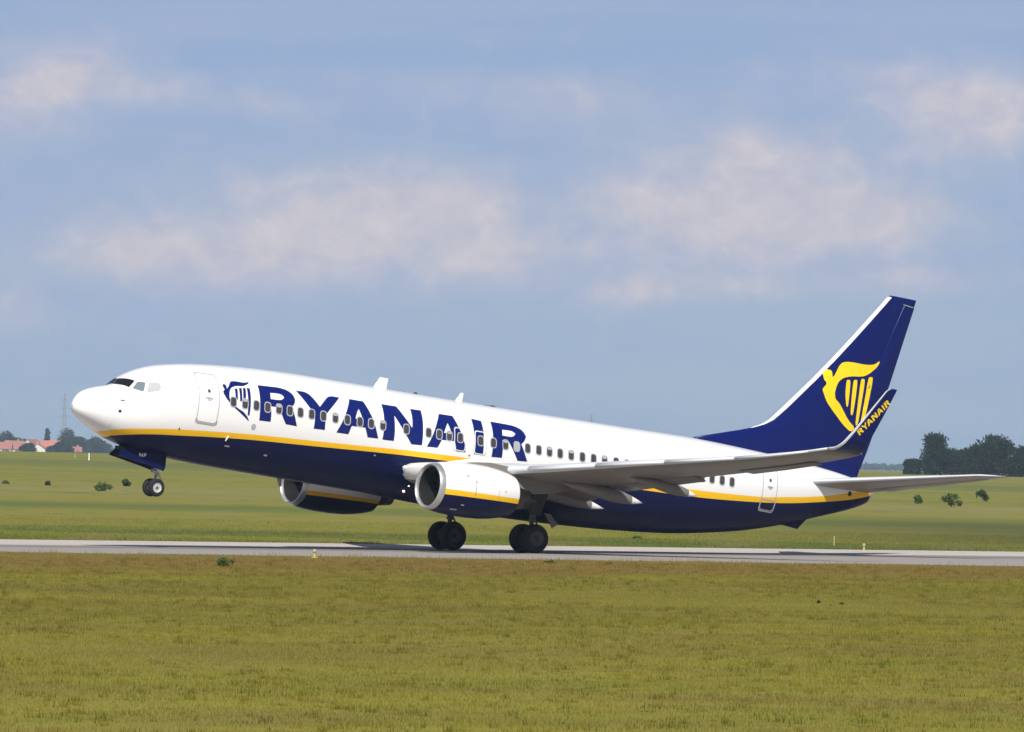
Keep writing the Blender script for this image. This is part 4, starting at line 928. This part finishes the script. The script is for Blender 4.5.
# ------------------------------------------------------------ grass blades
def blades(name, dfun, count, hmin, hmax, wmin, wmax, mat, label, seed, clump=0):
    r = np.random.default_rng(seed); d, t = dfun(r, count)
    x = CAM.x+sa*d+ca*t; y = CAM.y+ca*d-sa*t
    keep = (y < -21.0+np.clip(11-x, 0, 40)*.175+.5*r.random(count)-.5*np.sin(x*.9)) | (y > 17.0+.5*r.random(count))
    d, t, x, y = d[keep], t[keep], x[keep], y[keep]; n = len(x)
    tt = np.clip((y-46)/910, 0, 1); z = (3.07-.69*np.tanh(((x-CAM.x)*ca-(y-CAM.y)*sa)/90))*tt*tt*(3-2*tt)
    # clumps of taller and shorter growth
    cl = .5+.5*np.sin(x*.55+1.7*np.sin(y*.21))*np.sin(y*.38+2.1*np.sin(x*.17))
    h = (hmin+(hmax-hmin)*(.35*r.random(n)+.65*r.random(n)*cl)); h *= np.where(r.random(n) < .012, 1.8, 1); tone = .27+.73*r.random(n)
    ev = np.exp(-np.abs(y-(-20.9+np.clip(11-x, 0, 40)*.175))/1.1)+np.exp(-np.abs(y-17.4)/1.0); h = h*(1+ev*4.5*(r.random(n) < .35)*(.5+.5*np.sin(x*2.3+np.sin(x*.7)*3)))
    if clump:      # scattered herb clumps, taller and darker or browner than the sward
        ids = np.arange(n) < int(n*.13); k = 9000; cd, ct = dfun(r, k); cxx = CAM.x+sa*cd+ca*ct; cyy = CAM.y+ca*cd-sa*ct
        dens = np.sin(cxx*.21+2*np.sin(cyy*.06))+np.sin(cyy*.11+1.5*np.sin(cxx*.09)); ok = (dens > -1.2) & (cyy < -24); cxx, cyy = cxx[ok], cyy[ok]; k = len(cxx)
        pick = r.integers(0, k, n); sz = .05+.15*r.random(k)**2; kind_ = r.random(k); hh = .05+.09*r.random(k)**1.5
        x = np.where(ids, cxx[pick]+r.normal(size=n)*sz[pick], x); y = np.where(ids, cyy[pick]+r.normal(size=n)*sz[pick], y); z = np.where(ids, 0.0, z)
        h = np.where(ids, hh[pick]*(.5+.6*r.random(n)), h); tone = np.where(ids, np.where(kind_[pick] < .6, .02+.11*r.random(n), .15+.1*r.random(n)), tone)
    w_ = wmin+(wmax-wmin)*r.random(n); a = r.random(n)*2*np.pi; le = h*.55*r.random(n); b = r.random(n)*2*np.pi
    wx_, wy_ = np.cos(a)*w_, np.sin(a)*w_
    v = np.empty((n, 3, 3)); v[:, 0] = np.stack([x-wx_, y-wy_, z-.01], 1); v[:, 1] = np.stack([x+wx_, y+wy_, z-.01], 1)
    v[:, 2] = np.stack([x+np.cos(b)*le, y+np.sin(b)*le, z+h], 1)
    me = bpy.data.meshes.new(name); me.vertices.add(3*n); me.vertices.foreach_set('co', v.reshape(-1).astype(np.float32))
    me.loops.add(3*n); me.loops.foreach_set('vertex_index', np.arange(3*n, dtype=np.int32))
    me.polygons.add(n); me.polygons.foreach_set('loop_start', np.arange(0, 3*n, 3, dtype=np.int32)); me.polygons.foreach_set('loop_total', np.full(n, 3, dtype=np.int32))
    at_ = me.attributes.new('tone', 'FLOAT', 'FACE'); at_.data.foreach_set('value', tone.astype(np.float32))
    me.update(calc_edges=True); o = link(name, me, mat, None, smooth=False); tag(o, label, 'grass', kind='stuff'); return o
BL = grass_mat('grass_blades', True)
def near_f(r, n):
    d = 84+(262-84)*r.random(n)**.8; return d, (r.random(n)*2-1)*(d*.0731+5)
blades('grass', near_f, 900000, .02, .08, .004, .010, BL, 'olive green meadow grass in front of the runway, reddish along its edge', 3, clump=1)
def far_f(r, n):
    d = 272+115*r.random(n)**1.5; return d, (r.random(n)*2-1)*(d*.0731+8)
blades('grass', far_f, 90000, .02, .09, .012, .03, BL, 'mown meadow grass beyond the runway', 4)

# ------------------------------------------------------------ runway edge lights, marker posts
def edge_light(u, d, label):
    p = at(u, d); r_ = empty('runway_edge_light', (p.x, p.y, p.z)); tag(r_, label, 'runway light', 'edge lights along the runway')
    return r_
YB = paint('yellow_fitting', (.42, .31, .06), .5); PALE = paint('pale_plastic', (.36, .32, .20), .4)
el_ = edge_light(318.5, 247, 'yellow based runway edge light on the near edge, left of the far main wheels')
mb = MB(); mb.lathe([(0, .13), (.03, .13), (.05, .05), (.18, .04)], (0, 0, 0), 'Z', 14); mb.build('base', YB, el_)
mb = MB(); mb.lathe([(.18, .05), (.21, .07), (.26, .07), (.31, .04), (.33, 0)], (0, 0, 0), 'Z', 14); mb.build('lens', PALE, el_)
e2 = copy_tree(el_); e2.location = at(867.5, 303); e2['label'] = 'yellow based runway edge light on the far edge, below the tailplane'
def post(u, d, h, label, w_=.06, mat=None):
    p = at(u, d); mb = MB(); mb.box((0, 0, h/2), (w_*2, w_, h)); mb.box((0, 0, h+.02), (w_*2.3, w_*1.3, .05)); o = mb.build('marker_post', mat or PALE, None, False); o.location = p
    o.rotation_euler = (0, 0, -YAW); return tag(o, label, 'post', 'marker posts in the meadow')
post(91, 1010, 1.0, 'taller white marker post in the far meadow ahead of the aircraft nose', .07, WHITE); post(77, 1050, .7, 'shorter pale marker post left of the taller white one', .06)
post(837.5, 322, .38, 'thin pale stake behind the runway below the tail', .025)

# ------------------------------------------------------------ village houses
ROOF1 = paint('red_tiles', (.38, .15, .12), .8, grime=.3); ROOF2 = paint('orange_tiles', (.50, .18, .12), .8, grime=.3)
WALLM = paint('pale_render', (.68, .66, .62), .8); WALL2 = paint('cream_render', (.55, .48, .40), .8); WIN = paint('house_glass', (.05, .06, .07), .1)
def house(u, d, W, L, eave, ridge, rz, wall, roof, label):
    d, W, L, eave, ridge = d*1.38, W*1.2, L*1.2, eave*1.1, ridge*1.16
    p = at(u, d); r_ = empty('village_house', (p.x, p.y, p.z), -YAW+rz); tag(r_, label, 'house', 'red-roofed houses of the far village')
    r_.location.z -= .9
    v = [(-W/2, -L/2, 0), (W/2, -L/2, 0), (W/2, L/2, 0), (-W/2, L/2, 0), (-W/2, -L/2, eave), (W/2, -L/2, eave), (W/2, L/2, eave), (-W/2, L/2, eave), (-W/2, 0, ridge-.1), (W/2, 0, ridge-.1)]
    mesh('wall', v, [(0, 1, 5, 4), (2, 3, 7, 6), (1, 2, 6, 9, 5), (3, 0, 4, 8, 7)], wall, r_, False)
    o = .4; t = .18
    k = (ridge-eave)/(L/2)
    q = [(-W/2-o, -L/2-o, eave-k*o), (W/2+o, -L/2-o, eave-k*o), (W/2+o, 0, ridge), (-W/2-o, 0, ridge), (-W/2-o, L/2+o, eave-k*o), (W/2+o, L/2+o, eave-k*o)]
    v = q+[(a_, b_, c_+t) for a_, b_, c_ in q]
    rf_ = recalc(mesh('roof', v, [(3, 2, 1, 0), (6, 7, 8, 9), (2, 3, 4, 5), (9, 8, 11, 10), (0, 1, 7, 6), (5, 4, 10, 11), (1, 2, 8, 7), (2, 5, 11, 8), (3, 0, 6, 9), (4, 3, 9, 10)], roof, r_, False))
    mb = MB(); mb.box((W*.22, L*.12, ridge+.25), (.6, .6, 1.3)); mb.build('chimney', WALL2, rf_, False)
    for i in range(3):
        x = (-.3+.3*i)*W; fr = MB(); fr.box((x, -L/2-.03, eave*.5), (1.3, .1, 1.4)); fo = fr.build('window', WALLM, r_, False)
        pn = MB(); pn.box((x, -L/2-.10, eave*.5), (1.1, .05, 1.2)); pn.build('pane', WIN, fo, False)
    mb = MB(); mb.box((W*.05+.9, -L/2-.04, 1.05), (1.0, .1, 2.1)); mb.build('door', BARK, r_, False)
house(6, 2500, 6.2, 8, 2.0, 4.6, 0, WALL2, ROOF1, 'long pinkish-red roofed house at the left edge of the village')
house(16, 2530, 8, 8, 2.0, 5.3, .3, WALLM, ROOF1, 'red roofed house directly right of the leftmost one')
house(34, 2550, 8, 7, 3.2, 6.2, 1.15, WALLM, ROOF1, 'house with a pale gable turned to the airfield, tallest roof of the village')
house(40.5, 2480, 5, 6, 2.2, 4.2, 1.5, WALLM, ROOF2, 'small white walled house tucked against the gabled one')
house(53, 2510, 7.6, 9, 2.1, 5.6, -.12, WALL2, ROOF2, 'bright orange-red roofed house left of the pylon')
house(77, 2520, 5.0, 6, 1.4, 3.2, .1, WALL2, ROOF1, 'small low red roofed house right of the pylon')

# ------------------------------------------------------------ lattice pylons
STEEL = paint('pylon_steel', (.26, .25, .26), .5, metal=.3)
def pylon(u, d, H, label):
    p = at(u, d); r_ = empty('lattice_pylon', (p.x, p.y, p.z), -YAW+.15); tag(r_, label, 'pylon', 'lattice power pylons beyond the airfield')
    def wdt(z): return 1.7*(1-z/H)**1.3+.22
    mb = MB(); lv = [H*(1-(1-i/14)**1.0) for i in range(15)]
    for sx, sy in ((1, 1), (-1, 1), (-1, -1), (1, -1)):
        mb.tube([(sx*wdt(z), sy*wdt(z), z) for z in lv], .11, 4)
    for a, b in zip(lv[:-1], lv[1:]):
        wa, wb = wdt(a), wdt(b)
        for k in range(4):
            c = [(1, 1), (-1, 1), (-1, -1), (1, -1)]; p0, p1 = c[k], c[(k+1) % 4]
            mb.tube([(p0[0]*wa, p0[1]*wa, a), (p1[0]*wb, p1[1]*wb, b)], .07, 4, cap=False); mb.tube([(p1[0]*wa, p1[1]*wa, a), (p0[0]*wb, p0[1]*wb, b)], .07, 4, cap=False)
    mb.build('tower', STEEL, r_, False)
    for zf, ln in ((.60, 3.6), (.74, 3.0), (.87, 1.6)):
        m2 = MB(); z = H*zf
        m2.tube([(-ln, 0, z), (ln, 0, z)], .12, 4); m2.tube([(-ln, 0, z), (0, 0, z+1.1), (ln, 0, z)], .09, 4)
        for s_ in (-1, 1): m2.tube([(s_*ln, 0, z), (s_*ln, 0, z-.9)], .1, 5)
        m2.build('crossarm', STEEL, r_, False)
    return r_
pylon(65.5, 4000, 34, 'tall lattice pylon left of the aircraft nose, above the village')
pylon(592.5, 4300, 31, 'faint lattice pylon whose tip shows over the fuselage roof')

# a red poppy in the foreground grass
pp = at(379, 187); r_ = empty('poppy', pp); tag(r_, 'single red poppy in the foreground grass', 'flower')
mb = MB(); mb.tube([(0, 0, 0), (.01, 0, .1), (0, .01, .19)], .005, 5); mb.build('stem', LEAF_P, r_)
POP = paint('poppy_red', (.45, .03, .02), .6); mb = MB()
for k in range(5):
    a = k*1.257; mb.add([(0, 0, .19), (.04*math.cos(a-.5), .04*math.sin(a-.5), .22), (.055*math.cos(a), .055*math.sin(a), .21), (.04*math.cos(a+.5), .04*math.sin(a+.5), .22)], [(0, 1, 2, 3)])
mb.build('petal', POP, r_)

# ------------------------------------------------------------ haze: one closed box of even, thin air
bm = bmesh.new(); bmesh.ops.create_cube(bm, size=1); me = bpy.data.meshes.new('haze'); bm.to_mesh(me); bm.free()
hz = bpy.data.materials.new('air'); hz.use_nodes = True; nt = hz.node_tree; nt.nodes.clear()
ho = nt.nodes.new('ShaderNodeOutputMaterial'); pv = nt.nodes.new('ShaderNodeVolumePrincipled')
pv.inputs['Color'].default_value = (.62, .82, 1.0, 1); pv.inputs['Density'].default_value = HAZE; pv.inputs['Anisotropy'].default_value = 0
nt.links.new(pv.outputs[0], ho.inputs['Volume'])
o = link('haze', me, hz, None, smooth=False, kind='stuff'); o.scale = (12400, 8900, 46); o.location = (1500, 3700, 22)
tag(o, 'thin pale blue haze over the whole airfield', 'haze', kind='stuff')
